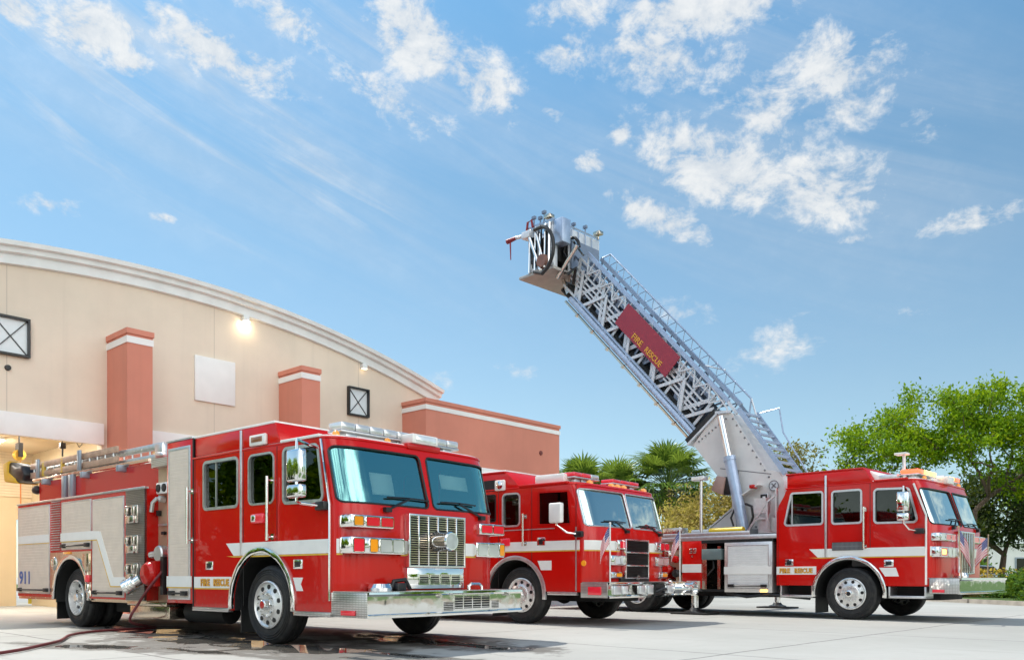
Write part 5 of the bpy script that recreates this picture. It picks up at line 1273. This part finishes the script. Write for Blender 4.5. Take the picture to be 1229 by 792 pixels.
# planting bed beyond the kerb on the right, and lawns around the apron
KL = [(16.9, 2), (16.2, 15), (15.75, 25), (15.35, 32), (14.6, 44), (13.5, 60), (12, 90)]
m = MB(); n = len(KL); m.add([(x+.16, y, .10) for x, y in KL]+[(x+200, y, .10) for x, y in KL], [(i, i+1, n+i+1, n+i) for i in range(n-1)]); struct(m.build('lawn', 'lawn'))
m = MB()
for i in range(n-1):
    (x0, y0), (x1, y1) = KL[i], KL[i+1]; q = max(1, int((y1-y0)/3))
    for k in range(q):
        a = k/q; b = (k+1)/q-.012/q*3
        xa, ya, xb, yb = x0+(x1-x0)*a, y0+(y1-y0)*a, x0+(x1-x0)*b, y0+(y1-y0)*b
        m.add([(xa, ya, 0), (xa+.17, ya, 0), (xa+.17, ya, .14), (xa+.02, ya, .14), (xb, yb, 0), (xb+.17, yb, 0), (xb+.17, yb, .14), (xb+.02, yb, .14)], [(0, 1, 2, 3), (7, 6, 5, 4), (0, 3, 7, 4), (3, 2, 6, 7), (1, 5, 6, 2)])
struct(m.build('kerb', simple('kerb_concrete', (.42, .37, .31), .8, var=.3, scale=3)))
m = MB(); m.add([(-60, -8, .004), (70, -8, .004), (70, -90, .004), (-60, -90, .004)], [(0, 3, 2, 1)]); struct(m.build('lawn', 'lawn'))
m = MB(); m.add([(-60, 52, .004), (13.5, 60, .004), (10, 160, .004), (-60, 160, .004)], [(0, 1, 2, 3)]); struct(m.build('lawn', 'lawn'))

# hose on the ground
def crv(pts, n=8):
    out = []; P_ = [Vector(p) for p in pts]; P_ = [P_[0]*2-P_[1]]+P_+[P_[-1]*2-P_[-2]]
    for i in range(1, len(P_)-2):
        for k in range(n):
            t = k/n; a, b, c, d = P_[i-1:i+3]
            out.append(.5*((2*b)+(c-a)*t+(2*a-5*b+4*c-d)*t*t+(3*b-a-3*c+d)*t**3))
    out.append(P_[-2]); return out
hz = [tuple(world(T1_, x, y, z)) for x, y, z in ((-2.72, -.02, .98), (-2.78, -.14, .8), (-3.05, -.22, .5), (-3.2, -.28, .2))]
hp = hz+[(-6.12, 14.3, .03), (-6.42, 13.74, .03), (-6.65, 13.13, .03), (-6.57, 12.4, .03), (-6.25, 11.6, .03), (-6.1, 11.2, .03), (-5.95, 10.5, .03), (-5.83, 9.81, .03), (-5.9, 9.0, .03), (-6.5, 8, .03)]
m = MB(); m.tube(crv(hp), .021, 10); tag(m.build('fire_hose', simple('hose_maroon', (.16, .02, .025), .6, var=.3, scale=20)), 'dark red hose running from the pump valve across the concrete', 'hose')

# ================================================================== VEGETATION
def leaf_mat(name, stops, trans=.35, rough=.55):
    m, nt, b = new_mat(name); out = nt.nodes['Material Output']
    gi = N(nt, 'ShaderNodeNewGeometry'); r = gi.outputs['Random Per Island']
    big = smooth(nt, noise(nt, coords(nt), .55, 3), .3, .7)
    f = math_node(nt, 'ADD', math_node(nt, 'MULTIPLY', r, .6), math_node(nt, 'MULTIPLY', big, .4))
    c = ramp(nt, f, stops)
    nt.links.new(c, b.inputs['Base Color']); b.inputs['Roughness'].default_value = rough; b.inputs['Specular IOR Level'].default_value = .3
    t = N(nt, 'ShaderNodeBsdfTranslucent'); nt.links.new(mixc(nt, .35, c, (.35, .4, .02)), t.inputs[0])
    mx = N(nt, 'ShaderNodeMixShader'); mx.inputs[0].default_value = trans
    nt.links.new(b.outputs[0], mx.inputs[1]); nt.links.new(t.outputs[0], mx.inputs[2]); nt.links.new(mx.outputs[0], out.inputs[0])
    return m
M['leaf_bright'] = leaf_mat('leaf_bright', [(0, (.04, .12, .004)), (.4, (.13, .29, .004)), (.75, (.28, .44, .004)), (1, (.50, .54, .01))], .55)
M['leaf_dark'] = leaf_mat('leaf_dark', [(0, (.012, .03, .01)), (.5, (.035, .07, .02)), (1, (.09, .13, .035))], .3)
M['leaf_dry'] = leaf_mat('leaf_dry', [(0, (.08, .09, .02)), (.5, (.20, .18, .05)), (1, (.40, .28, .12))], .45)
M['leaf_gold'] = leaf_mat('leaf_gold', [(0, (.16, .14, .03)), (.4, (.42, .32, .08)), (.8, (.66, .50, .18)), (1, (.20, .28, .05))], .55)
M['leaf_hedge'] = leaf_mat('leaf_hedge', [(0, (.03, .08, .012)), (.5, (.10, .22, .02)), (1, (.22, .34, .05))], .4)
M['palm'] = leaf_mat('palm_blade', [(0, (.04, .09, .02)), (.45, (.11, .21, .035)), (.85, (.24, .36, .06)), (1, (.42, .48, .14))], .4, .35)
M['palm_dead'] = leaf_mat('palm_dead', [(0, (.10, .06, .03)), (1, (.25, .16, .08))], .25)
def bark(name, a, b_):
    m, nt, b = new_mat(name); co = coords(nt)
    mp = N(nt, 'ShaderNodeMapping'); mp.inputs['Scale'].default_value = (6, 6, 1.4); nt.links.new(co, mp.inputs[0])
    f = noise(nt, mp.outputs[0], 3, 6, .7); nt.links.new(mixc(nt, smooth(nt, f, .3, .7), a, b_), b.inputs['Base Color']); b.inputs['Roughness'].default_value = .9
    bump(nt, b, f, .8, .04); return m
M['bark'] = bark('bark', (.05, .035, .025), (.20, .14, .10)); M['bark_palm'] = bark('palm_bark', (.10, .07, .05), (.34, .25, .17))
def leaf_faces(m, c, rr, count, size, rnd, flat=.7, up=.35):
    for _ in range(count):
        d = Vector((rnd.gauss(0, 1), rnd.gauss(0, 1), rnd.gauss(0, flat)))
        p = Vector(c)+d*rr*.5
        n_ = Vector((rnd.gauss(0, 1), rnd.gauss(0, 1), rnd.gauss(up, .8))).normalized(); a = n_.orthogonal().normalized()
        a.rotate(Matrix.Rotation(rnd.uniform(0, 2*PI), 3, n_)); b = n_.cross(a); s = size*rnd.uniform(.6, 1.35)
        m.add([p-a*s, p+b*s*.45+n_*s*.12, p+a*s, p-b*s*.45+n_*s*.12], [(0, 1, 2, 3)])
def tree(name, label, loc, fork, lobes, clumps, leaves, size, leafm, r0, seed, group, barkm='bark', stems=1, spread=.3, clump_r=(.5, .95), shell=.55):
    rnd = random.Random(seed); o = thing(name, label, 'tree', loc, 0, group)
    m = MB(); nodes = []
    for s in range(stems):
        a = rnd.uniform(0, 6.28); bx_ = spread*math.cos(a)*(stems > 1); by_ = spread*math.sin(a)*(stems > 1)
        top = Vector((bx_*3+rnd.uniform(-.2, .2), by_*3+rnd.uniform(-.2, .2), fork*rnd.uniform(.9, 1.1)))
        pts = crv([(bx_, by_, -.05), (bx_*1.3+rnd.uniform(-.1, .1), by_*1.3, fork*.4), tuple(top)], 5)
        m.tube(pts, r0, 10, r1=r0*.6); nodes += [(Vector(p), r0*.6, 0) for p in pts[-3:]]
    m.build('trunk', barkm, o)
    cl = []
    for _ in range(clumps):
        lx, ly, lz, rx, ry, rz = rnd.choices(lobes, weights=[l[3]*l[4]*l[5] for l in lobes])[0]
        v = Vector((rnd.gauss(0, 1), rnd.gauss(0, 1), rnd.gauss(0, 1))).normalized()*(rnd.uniform(shell, 1))
        cl.append(Vector((lx+v.x*rx, ly+v.y*ry, lz+v.z*rz)))
    base_pt = nodes[-1][0]
    cl.sort(key=lambda c: (c-base_pt).length)
    lb = MB()
    for c in cl:
        best = min(nodes, key=lambda q: (q[0]-c).length+.35*(q[2]))
        p0, r, dep = best; d = (c-p0).length
        mid = p0+(c-p0)*.5+Vector((rnd.uniform(-.12, .12)*d, rnd.uniform(-.12, .12)*d, rnd.uniform(-.02, .12)*d))
        pts = crv([tuple(p0), tuple(mid), tuple(c)], 4); r1 = max(.012, r*.55)
        lb.tube(pts, max(.016, min(r, r1*1.5)), 6, r1=r1)
        nodes.append((mid, max(.012, (r+r1)/2*.8), dep+1)); nodes.append((c, r1, dep+1))
    lb.build('branches', barkm, o)
    fl = MB()
    for c in cl:
        k = rnd.uniform(.5, 1.5); leaf_faces(fl, c, rnd.uniform(*clump_r), int(leaves/clumps*k), size, rnd)
    fl.build('crown', leafm, o, ang=180)
    return o
def fan_leaf(m, base, dirv, L, size, rnd, droop):
    """fan shaped palm blade on a stalk"""
    d = Vector(dirv).normalized(); p = Vector(base); pts = [p]
    for k in range(1, 5):
        p = p+d*L/4; d = (d+Vector((0, 0, -droop*.14))).normalized(); pts.append(p)
    m.mi = 0; m.tube(pts, .02, 4, r1=.012)
    side = d.cross(Vector((0, 0, 1)))
    side = side.normalized() if side.length > .1 else Vector((1, 0, 0))
    nrm = side.cross(d).normalized()
    for k in range(19):
        a = rad(-115+230*k/18); e = (d*math.cos(a)+side*math.sin(a)).normalized()
        l = size*(1-.25*abs(a)/2)*rnd.uniform(.85, 1.1); w = .05
        q = e.cross(nrm).normalized(); p1 = p+e*l*.55+nrm*.10*l; p2 = p+e*l+Vector((0, 0, -.16*l*rnd.uniform(.3, 1.6)))+nrm*.02
        m.add([p-q*.01, p+q*.01, p1+q*w, p1-q*w, p2], [(0, 1, 2, 3), (3, 2, 4)])
def palm(label, loc, h, cr, seed, nl=46, lean=(0, 0), group='palms beyond the trucks'):
    rnd = random.Random(seed); o = thing('palm_tree', label, 'palm tree', loc, 0, group)
    m = MB(); tp_ = Vector((lean[0], lean[1], h)); pts = crv([(0, 0, -.05), (lean[0]*.3, lean[1]*.3, h*.5), tuple(tp_)], 8)
    m.tube(pts, .22, 12, r1=.19)
    for k in range(60):
        z = h*rnd.uniform(.35, 1.0); a = rnd.uniform(0, 6.28); c = Vector((lean[0]*z/h, lean[1]*z/h, z)); e = Vector((math.cos(a), math.sin(a), .9)).normalized()
        m.bar(c+Vector((math.cos(a), math.sin(a), 0))*.17, c+Vector((math.cos(a), math.sin(a), 0))*.17+e*.3, .09, .02)
    m.build('trunk', 'bark_palm', o)
    g = MB(); dd = MB()
    for k in range(nl):
        a = rnd.uniform(0, 2*PI); f = (k+rnd.random())/nl; el = rad(86-118*f+rnd.uniform(-12, 12))
        d = (math.cos(a)*math.cos(el), math.sin(a)*math.cos(el), math.sin(el))
        dead = el < rad(-26)
        fan_leaf(dd if dead else g, tp_+Vector(d)*.12, d, cr*rnd.uniform(.5, .68), cr*rnd.uniform(.42, .55), rnd, .7 if el > 0 else .5)
    g.build('crown', 'palm', o, ang=180)
    if dd.V: dd.build('dead_frond', 'palm_dead', o, ang=180)
    return o
def bush(name, label, loc, rx, ry, rz, n, size, leafm, seed, group, cat='shrub'):
    rnd = random.Random(seed); o = thing(name, label, cat, loc, 0, group)
    st = MB()
    for k in range(7):
        a = rnd.uniform(0, 6.28); st.tube([(0, 0, -.03), (rx*.3*math.cos(a), ry*.3*math.sin(a), rz*.5), (rx*.6*math.cos(a), ry*.6*math.sin(a), rz)], .03, 5, r1=.01)
    st.build('stem', 'bark', o)
    f = MB(); nc = max(10, int(n/90))
    for _ in range(nc):
        v = Vector((rnd.gauss(0, 1), rnd.gauss(0, 1), abs(rnd.gauss(0, 1)))).normalized()*rnd.uniform(.55, 1)
        leaf_faces(f, (v.x*rx, v.y*ry, .1+v.z*rz), .38*min(rx, rz)+.12, int(n/nc), size, rnd)
    f.build('foliage', leafm, o, ang=180); return o

palm('tall fan palm with a ragged round crown standing right behind the middle engine', (8.45, 44, 0), 5.5, 2.5, 3, 110, (-.2, 0))
palm('lower fan palm close to the end of the salmon wing', (3.7, 44, 0), 5.0, 2.3, 5, 76)
palm('lower fan palm between the wing and the tall palm', (5.7, 45.5, 0), 5.0, 2.3, 6, 76)
GT = 'trees beyond the ladder truck'
tree('shade_tree', 'wide bright green shade tree with an open spreading crown over the ladder truck cab', (19.6, 36, .1), 3.4,
     [(-3.4, 0, 6.4, 2.2, 2.2, 1.35), (-1.0, .3, 7.5, 2.6, 2.4, 1.4), (2.0, 0, 7.7, 2.8, 2.6, 1.5), (4.6, .3, 6.9, 2.4, 2.4, 1.7), (.4, -1, 6.1, 3.2, 1.8, 1.0), (-4.6, 0, 5.3, .9, 1.2, 1.0), (6.4, 0, 5.6, 1.6, 2, 1.3), (3.4, -.5, 4.9, 2.2, 1.8, .9)], 300, 40000, .088, 'leaf_bright', .24, 11, GT, stems=3, spread=.22, clump_r=(.4, .82))
tree('dark_tree', 'dense dark green tree low behind the front of the ladder truck', (23.6, 40, .1), 2.0,
     [(0, 0, 4.0, 2.9, 2.4, 1.8), (-2.3, 0, 3.3, 1.7, 1.6, 1.3), (3, 0, 4.0, 2.5, 2.4, 1.9)], 120, 22000, .11, 'leaf_dark', .2, 12, GT, clump_r=(.7, 1.2))
tree('dry_tree', 'sparse brownish tree between the boom and the bright shade tree', (12.9, 38, 0), 2.6,
     [(-.2, 0, 5.7, 1.5, 1.5, 1.6), (-1.1, 0, 5.2, 1.2, 1.1, 1.7), (1.5, 0, 5.0, 1.6, 1.2, 1.5), (-.6, 0, 3.4, 1.8, 1.4, 1.4)], 130, 11000, .085, 'leaf_dry', .12, 13, GT, stems=2, spread=.2, clump_r=(.5, .9), shell=.3)
tree('golden_tree', 'sunlit golden leaved tree seen under the raised boom', (9.6, 40, 0), 1.6,
     [(0, 0, 3.6, 1.9, 1.5, 1.7), (1.2, 0, 4.4, 1.3, 1.3, 1.2), (-1.4, 0, 3.0, 1.4, 1.3, 1.2)], 85, 10000, .09, 'leaf_gold', .12, 14, GT, clump_r=(.6, 1.0))
tree('small_tree', 'low yellowish green tree beside the tall palm trunk', (7.3, 38, 0), 1.0,
     [(0, 0, 2.4, 1.2, 1.2, 1.0), (1.0, 0, 2.1, .8, .8, .8)], 40, 4200, .085, 'leaf_gold', .09, 15, GT, clump_r=(.5, .8))
tree('shade_tree', 'green tree far right behind the ladder truck, partly out of view', (30.5, 44, .1), 3.0,
     [(0, 0, 6.4, 3.4, 3, 2.4), (-2.6, 0, 5.2, 2.2, 2, 1.8), (2.5, 0, 5, 2.5, 2, 2)], 110, 16000, .12, 'leaf_bright', .24, 16, GT, stems=2, clump_r=(.7, 1.2))
GB = 'shrubs along the kerb'
rb = random.Random(21)
for i, (x, y, rx, rz, mt, lab) in enumerate(((19.2, 31.5, 1.0, .95, 'leaf_hedge', 'bright green shrub just past the ladder truck bumper'), (18.0, 28.6, .9, .65, 'leaf_hedge', 'low green shrub nearest the kerb at the right edge'), (20.9, 30.6, 1.2, 1.0, 'leaf_dark', 'dark green round shrub at the right edge'),
        (17.9, 33.6, .8, .6, 'leaf_gold', 'yellow flowering shrub behind the ladder truck bumper'), (17.0, 36, .8, .7, 'leaf_hedge', 'small green shrub behind the ladder truck headlights'), (22.6, 33, 1.4, 1.1, 'leaf_hedge', 'broad green shrub farther back at the right edge'), (19.8, 28.0, .9, .5, 'leaf_hedge', 'low spreading shrub by the kerb, farthest right'))):
    bush('shrub', lab, (x, y, .1), rx, rx*.8, rz, 2600, .075, mt, 30+i, GB)
fb = MB(); rnd = random.Random(5)
for _ in range(260):
    c = Vector((18.4+rnd.gauss(0, .9), 33.2+rnd.gauss(0, .5), .75+rnd.uniform(0, .45))); leaf_faces(fb, c, .1, 3, .07, rnd, up=1)
fo = fb.build('flower_bed', simple('yellow_petal', (.75, .5, .03), .6)); fo['kind'] = 'stuff'
for i in range(9): bush('hedge_shrub', 'clipped green shrub in the far hedge, one of a row past the apron', (-2+4.4*i, 62+rb.uniform(-1, 1), 0), 2.6, 1.2, 2.2, 1800, .16, 'leaf_hedge', 60+i, 'far hedge row')
for i, (x, y) in enumerate(((-23, 11), (-23.5, 14), (-24, 17), (-24.5, 20))): bush('shrub', 'unseen dense shrub added past the station end to darken engine reflections', (x, y, 0), 1.8, 1.7, 2.6, 1500, .2, 'leaf_dark', 90+i, 'unseen shrubs added for reflections')  # row added out of view so the engine side reflects dark green
# far building and car past the trees on the right
fbg = thing('low_building', 'long pale low building far behind the trees at right', 'building', (24, 70, 0), -.1)
m = MB(); m.box(-14, 26, 0, 10, 0, 3.6); m.build('wall', 'trim_white', fbg)
m = MB(); m.box(-14.3, 26.3, -.4, 10.3, 3.6, 3.9); m.build('roof', 'cornice', fbg)
for k in range(9):
    m = MB(); m.box(-12+4.2*k, -10+4.2*k, -.03, -.002, 1.0, 2.4); w = m.build('window', 'glass_dark', fbg)
    m = MB(); m.ring(rect(-12.1+4.2*k, -9.9+4.2*k, .9, 2.5), rect(-12+4.2*k, -10+4.2*k, 1, 2.4), 'xz', -.06, -.002); m.build('window_frame', 'bluegrey', w)
car = thing('parked_car', 'pale blue grey car parked far behind the ladder truck bumper', 'car', (25.0, 45, .1), .15)
m = MB(); pr = [(-2.1, .25), (2.1, .25), (2.15, .65), (1.95, .85), (1.1, .95), (.45, 1.4), (-1.0, 1.42), (-1.7, 1.0), (-2.1, .9)]
m.prism(pr, 'xz', -.85, .85); m.build('car_body', simple('car_blue', (.32, .42, .55), .25, coat=1), car, bevel=.08)
m = MB(); m.prism([(.95, .97), (.42, 1.34), (-.95, 1.36), (-1.5, 1.0)], 'xz', -.86, -.852); m.build('car_window', 'black', car)
for x in (-1.3, 1.3):
    for y in (-.8, .8):
        m = MB(); m.lathe([(0, -.11), (.2, -.11), (.32, -.08), (.33, .08), (.2, .11), (0, .11)], c=(x, y, .33), n=24); m.build('wheel', 'rubber', car)
# unseen trees added behind and beside the view to show in chrome and paint
for i, (x, y) in enumerate(((-14, -26), (-4, -30), (9, -27), (22, -31), (34, -22), (-30, -4), (-33, 5), (-36, 13), (-28, -13), (-25, 15), (-26, 20), (-24, 9), (33, -8), (36, 2), (38, 11), (40, 20))):
    tree('reflected_tree', 'unseen green tree added around the apron for reflections in the trucks', (x, y, 0), 2.2, [(0, 0, 4.6, 2.8, 2.8, 2.2), (1.5, 0, 3.9, 2, 2, 1.5)], 40, 2600, .26, 'leaf_bright', .22, 80+i, 'unseen trees added for reflections', clump_r=(.9, 1.4))

# ================================================================== SKY, SUN, CAMERA
SUN_AZ, SUN_EL = math.atan2(-.72, .69), rad(57)
w = bpy.data.worlds.new('World'); sc.world = w; w.use_nodes = True; nt = w.node_tree
bg = nt.nodes['Background']
sky = N(nt, 'ShaderNodeTexSky'); sky.sky_type = 'NISHITA'; sky.sun_disc = False; sky.sun_elevation = SUN_EL; sky.sun_rotation = SUN_AZ
sky.air_density = 1.0; sky.dust_density = .35; sky.ozone_density = 2.2
STR = .075
gen = coords(nt, 'Generated'); s = sep(nt, gen)
az = math_node(nt, 'ARCTAN2', s[0], s[1]); el = math_node(nt, 'ARCSINE', s[2])
cb = N(nt, 'ShaderNodeCombineXYZ'); nt.links.new(az, cb.inputs[0]); nt.links.new(el, cb.inputs[1]); ae = cb.outputs[0]
def ell(px, py, rx, ry, rot):
    tx, ty = (px-614.5)/1000, (692-py)/1000; a = math.atan(tx); e = math.atan(ty*math.cos(a))
    mp = N(nt, 'ShaderNodeMapping'); mp.vector_type = 'TEXTURE'; mp.inputs['Location'].default_value = (a, e, 0); mp.inputs['Rotation'].default_value = (0, 0, -rad(rot)); mp.inputs['Scale'].default_value = (rx/1000*math.cos(a), ry/1000*math.cos(a), 1)
    nt.links.new(ae, mp.inputs[0]); g = N(nt, 'ShaderNodeTexGradient'); g.gradient_type = 'SPHERICAL'; nt.links.new(mp.outputs[0], g.inputs[0]); return g.outputs[1]
BL = [(1010, 85, 95, 60, 15, 1), (1020, 125, 60, 35, 20, .9), (860, 200, 135, 55, 20, 1.15), (985, 228, 130, 55, 12, 1), (925, 140, 95, 80, 30, .8), (785, 65, 95, 42, 15, 1), (840, 12, 160, 40, 0, 1.1), (880, 75, 70, 60, 30, .6), (795, 262, 95, 26, 22, 1), (1172, 264, 85, 22, -3, .85), (1110, 145, 45, 30, 0, .55), (745, 158, 22, 18, 0, 1), (712, 195, 36, 14, 0, .9), (940, 412, 95, 45, -25, .6), (815, 378, 55, 28, 10, .6), (1028, 287, 30, 10, 0, .7), (1100, 375, 30, 16, 0, .5),
      (110, 35, 90, 42, -5, 1.05), (15, 8, 60, 32, 0, 1), (260, 62, 150, 42, 12, .95), (340, 22, 90, 32, 10, .8), (500, 45, 95, 58, 25, 1.05), (575, 95, 95, 45, 25, .9), (680, 62, 55, 36, 10, .8), (60, 246, 55, 18, -5, .7), (470, 120, 120, 34, 20, .7), (155, 75, 45, 22, 0, .9), (195, 262, 25, 9, 0, .8), (625, 445, 40, 16, 10, .5), (530, 455, 40, 24, 5, .45), (660, 138, 30, 14, 0, .7), (690, 15, 80, 40, 0, .8)]
def elld(a, e, rx, ry, rot): 
    t = math.tan(rad(a)); return ell(614.5+1000*t, 692-1000*math.tan(rad(e))/math.cos(rad(a)), rx*1000/math.cos(rad(a)), ry*1000/math.cos(rad(a)), rot)
bm_ = None
for x, y, rx, ry, ro, wgt in BL:
    q = math_node(nt, 'MULTIPLY', ell(x, y, rx*1.25, ry*1.25, ro), wgt*1.2)
    bm_ = q if bm_ is None else math_node(nt, 'MAXIMUM', bm_, q)
for a_, e_, rx, ry in ((64, 17, .30, .10), (52, 12, .2, .07), (80, 14, .2, .06), (90, 19, .2, .07)):  # unseen clouds added off to the side for the windshields to reflect
    bm_ = math_node(nt, 'MAXIMUM', bm_, elld(a_, e_, rx, ry, 0))
mp = N(nt, 'ShaderNodeMapping'); mp.inputs['Scale'].default_value = (1, 1.5, 1); mp.inputs['Rotation'].default_value = (0, 0, rad(14)); nt.links.new(ae, mp.inputs[0])
n1 = noise(nt, mp.outputs[0], 17, 12, .66, .35); n0 = noise(nt, mp.outputs[0], 55, 8, .62, .2)
nn = math_node(nt, 'ADD', math_node(nt, 'MULTIPLY', math_node(nt, 'SUBTRACT', n1, .5), 3.4), math_node(nt, 'MULTIPLY', math_node(nt, 'SUBTRACT', n0, .5), 1.5))
d1 = smooth(nt, math_node(nt, 'ADD', bm_, math_node(nt, 'MULTIPLY', nn, math_node(nt, 'MULTIPLY_ADD', bm_, .6, .30, clamp=True))), .28, 1.12)
# streaky high cloud
mp2 = N(nt, 'ShaderNodeMapping'); mp2.inputs['Rotation'].default_value = (0, 0, rad(22)); nt.links.new(ae, mp2.inputs[0])
mp3 = N(nt, 'ShaderNodeMapping'); mp3.inputs['Scale'].default_value = (2.0, 22, 1); nt.links.new(mp2.outputs[0], mp3.inputs[0])
n2 = noise(nt, mp3.outputs[0], 1.3, 7, .6, .5)
ci = math_node(nt, 'MULTIPLY', smooth(nt, math_node(nt, 'MAXIMUM', ell(200, 140, 420, 120, 20), math_node(nt, 'MULTIPLY', ell(480, 110, 300, 80, 25), .6)), 0, .55), math_node(nt, 'MULTIPLY', smooth(nt, n2, .42, .72), .62))
# bright unseen cloud added behind the camera to lift the shaded fronts
fill_cloud = math_node(nt, 'MULTIPLY', smooth(nt, s[1], .05, -.35), math_node(nt, 'MULTIPLY', smooth(nt, noise(nt, gen, 2.3, 8, .6, .2), .42, .6), math_node(nt, 'MULTIPLY_ADD', smooth(nt, s[0], -.4, .25), .65, .35)))
front_lo = math_node(nt, 'MULTIPLY', smooth(nt, s[1], -.1, .3), smooth(nt, math_node(nt, 'ADD', noise(nt, mp.outputs[0], 18, 8, .6), 0), .66, .85))
dens = math_node(nt, 'MAXIMUM', math_node(nt, 'MAXIMUM', d1, ci), math_node(nt, 'MAXIMUM', math_node(nt, 'MULTIPLY', fill_cloud, .85), math_node(nt, 'MULTIPLY', front_lo, .35)))
veil = math_node(nt, 'MULTIPLY', math_node(nt, 'MAXIMUM', smooth(nt, ell(280, 90, 700, 240, 14), 0, .7), math_node(nt, 'MULTIPLY', smooth(nt, ell(900, 150, 420, 240, 20), 0, .6), .8)), smooth(nt, noise(nt, mp3.outputs[0], .7, 6, .6, .8), .3, .8))
dens = math_node(nt, 'MAXIMUM', dens, math_node(nt, 'MULTIPLY_ADD', veil, .34, .03))
dens = math_node(nt, 'MULTIPLY', dens, smooth(nt, s[2], .0, .08))
hs = N(nt, 'ShaderNodeHueSaturation'); hs.inputs['Saturation'].default_value = .86; hs.inputs['Value'].default_value = 1.0; nt.links.new(sky.outputs[0], hs.inputs['Color'])
tint = N(nt, 'ShaderNodeMix'); tint.data_type = 'RGBA'; tint.blend_type = 'MULTIPLY'; tint.inputs[0].default_value = 1; tint.inputs[7].default_value = (.98, 1.1, 1.02, 1); nt.links.new(hs.outputs[0], tint.inputs[6])
nt.links.new(ramp(nt, s[2], [(0, (.72, .80, .80)), (.2, (.69, .81, .78)), (.42, (.56, .81, .83)), (.58, (.50, .90, 1.0))]), tint.inputs[7])
CL = 5.6; CL_FILL = 26.0  # second value: unseen fill cloud, far brighter than the visible clouds
shade = math_node(nt, 'MULTIPLY_ADD', smooth(nt, n1, .42, .68), .7, math_node(nt, 'MULTIPLY', smooth(nt, n0, .3, .7), .3))
cc = mixc(nt, shade, (CL*.70, CL*.76, CL*.82), (CL, CL, CL*.98))
cc = mixc(nt, smooth(nt, s[1], .0, -.3), cc, (CL_FILL, CL_FILL*.98, CL_FILL*.94))
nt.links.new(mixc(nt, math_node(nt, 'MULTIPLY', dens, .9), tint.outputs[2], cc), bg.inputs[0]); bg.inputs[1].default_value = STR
w.cycles.sampling_method = 'MANUAL'; w.cycles.sample_map_resolution = 1024

sd = bpy.data.lights.new('sun', 'SUN'); sd.energy = 2.1; sd.angle = rad(.6); sd.color = (1, .94, .84)
so = bpy.data.objects.new('sun', sd); COL.objects.link(so)
dv = Vector((math.sin(SUN_AZ)*math.cos(SUN_EL), math.cos(SUN_AZ)*math.cos(SUN_EL), math.sin(SUN_EL)))
so.rotation_euler = dv.to_track_quat('Z', 'Y').to_euler(); so.location = (-20, 20, 40)

cam = bpy.data.cameras.new('camera'); cam.sensor_width = 36; cam.lens = 1000/1229*36; cam.shift_y = 296/1229; cam.clip_end = 3000
co_ = bpy.data.objects.new('camera', cam); COL.objects.link(co_); co_.location = (0, 0, .893); co_.rotation_euler = (rad(90), 0, 0); sc.camera = co_
vs_ = sc.view_settings; vs_.view_transform = 'Standard'; vs_.look = 'None'; vs_.gamma = 1; vs_.exposure = 1.2; vs_.use_curve_mapping = False
sc.cycles.max_bounces = 8; sc.cycles.transparent_max_bounces = 12; sc.cycles.caustics_reflective = False; sc.cycles.caustics_refractive = False
sc.cycles.sample_clamp_indirect = 6
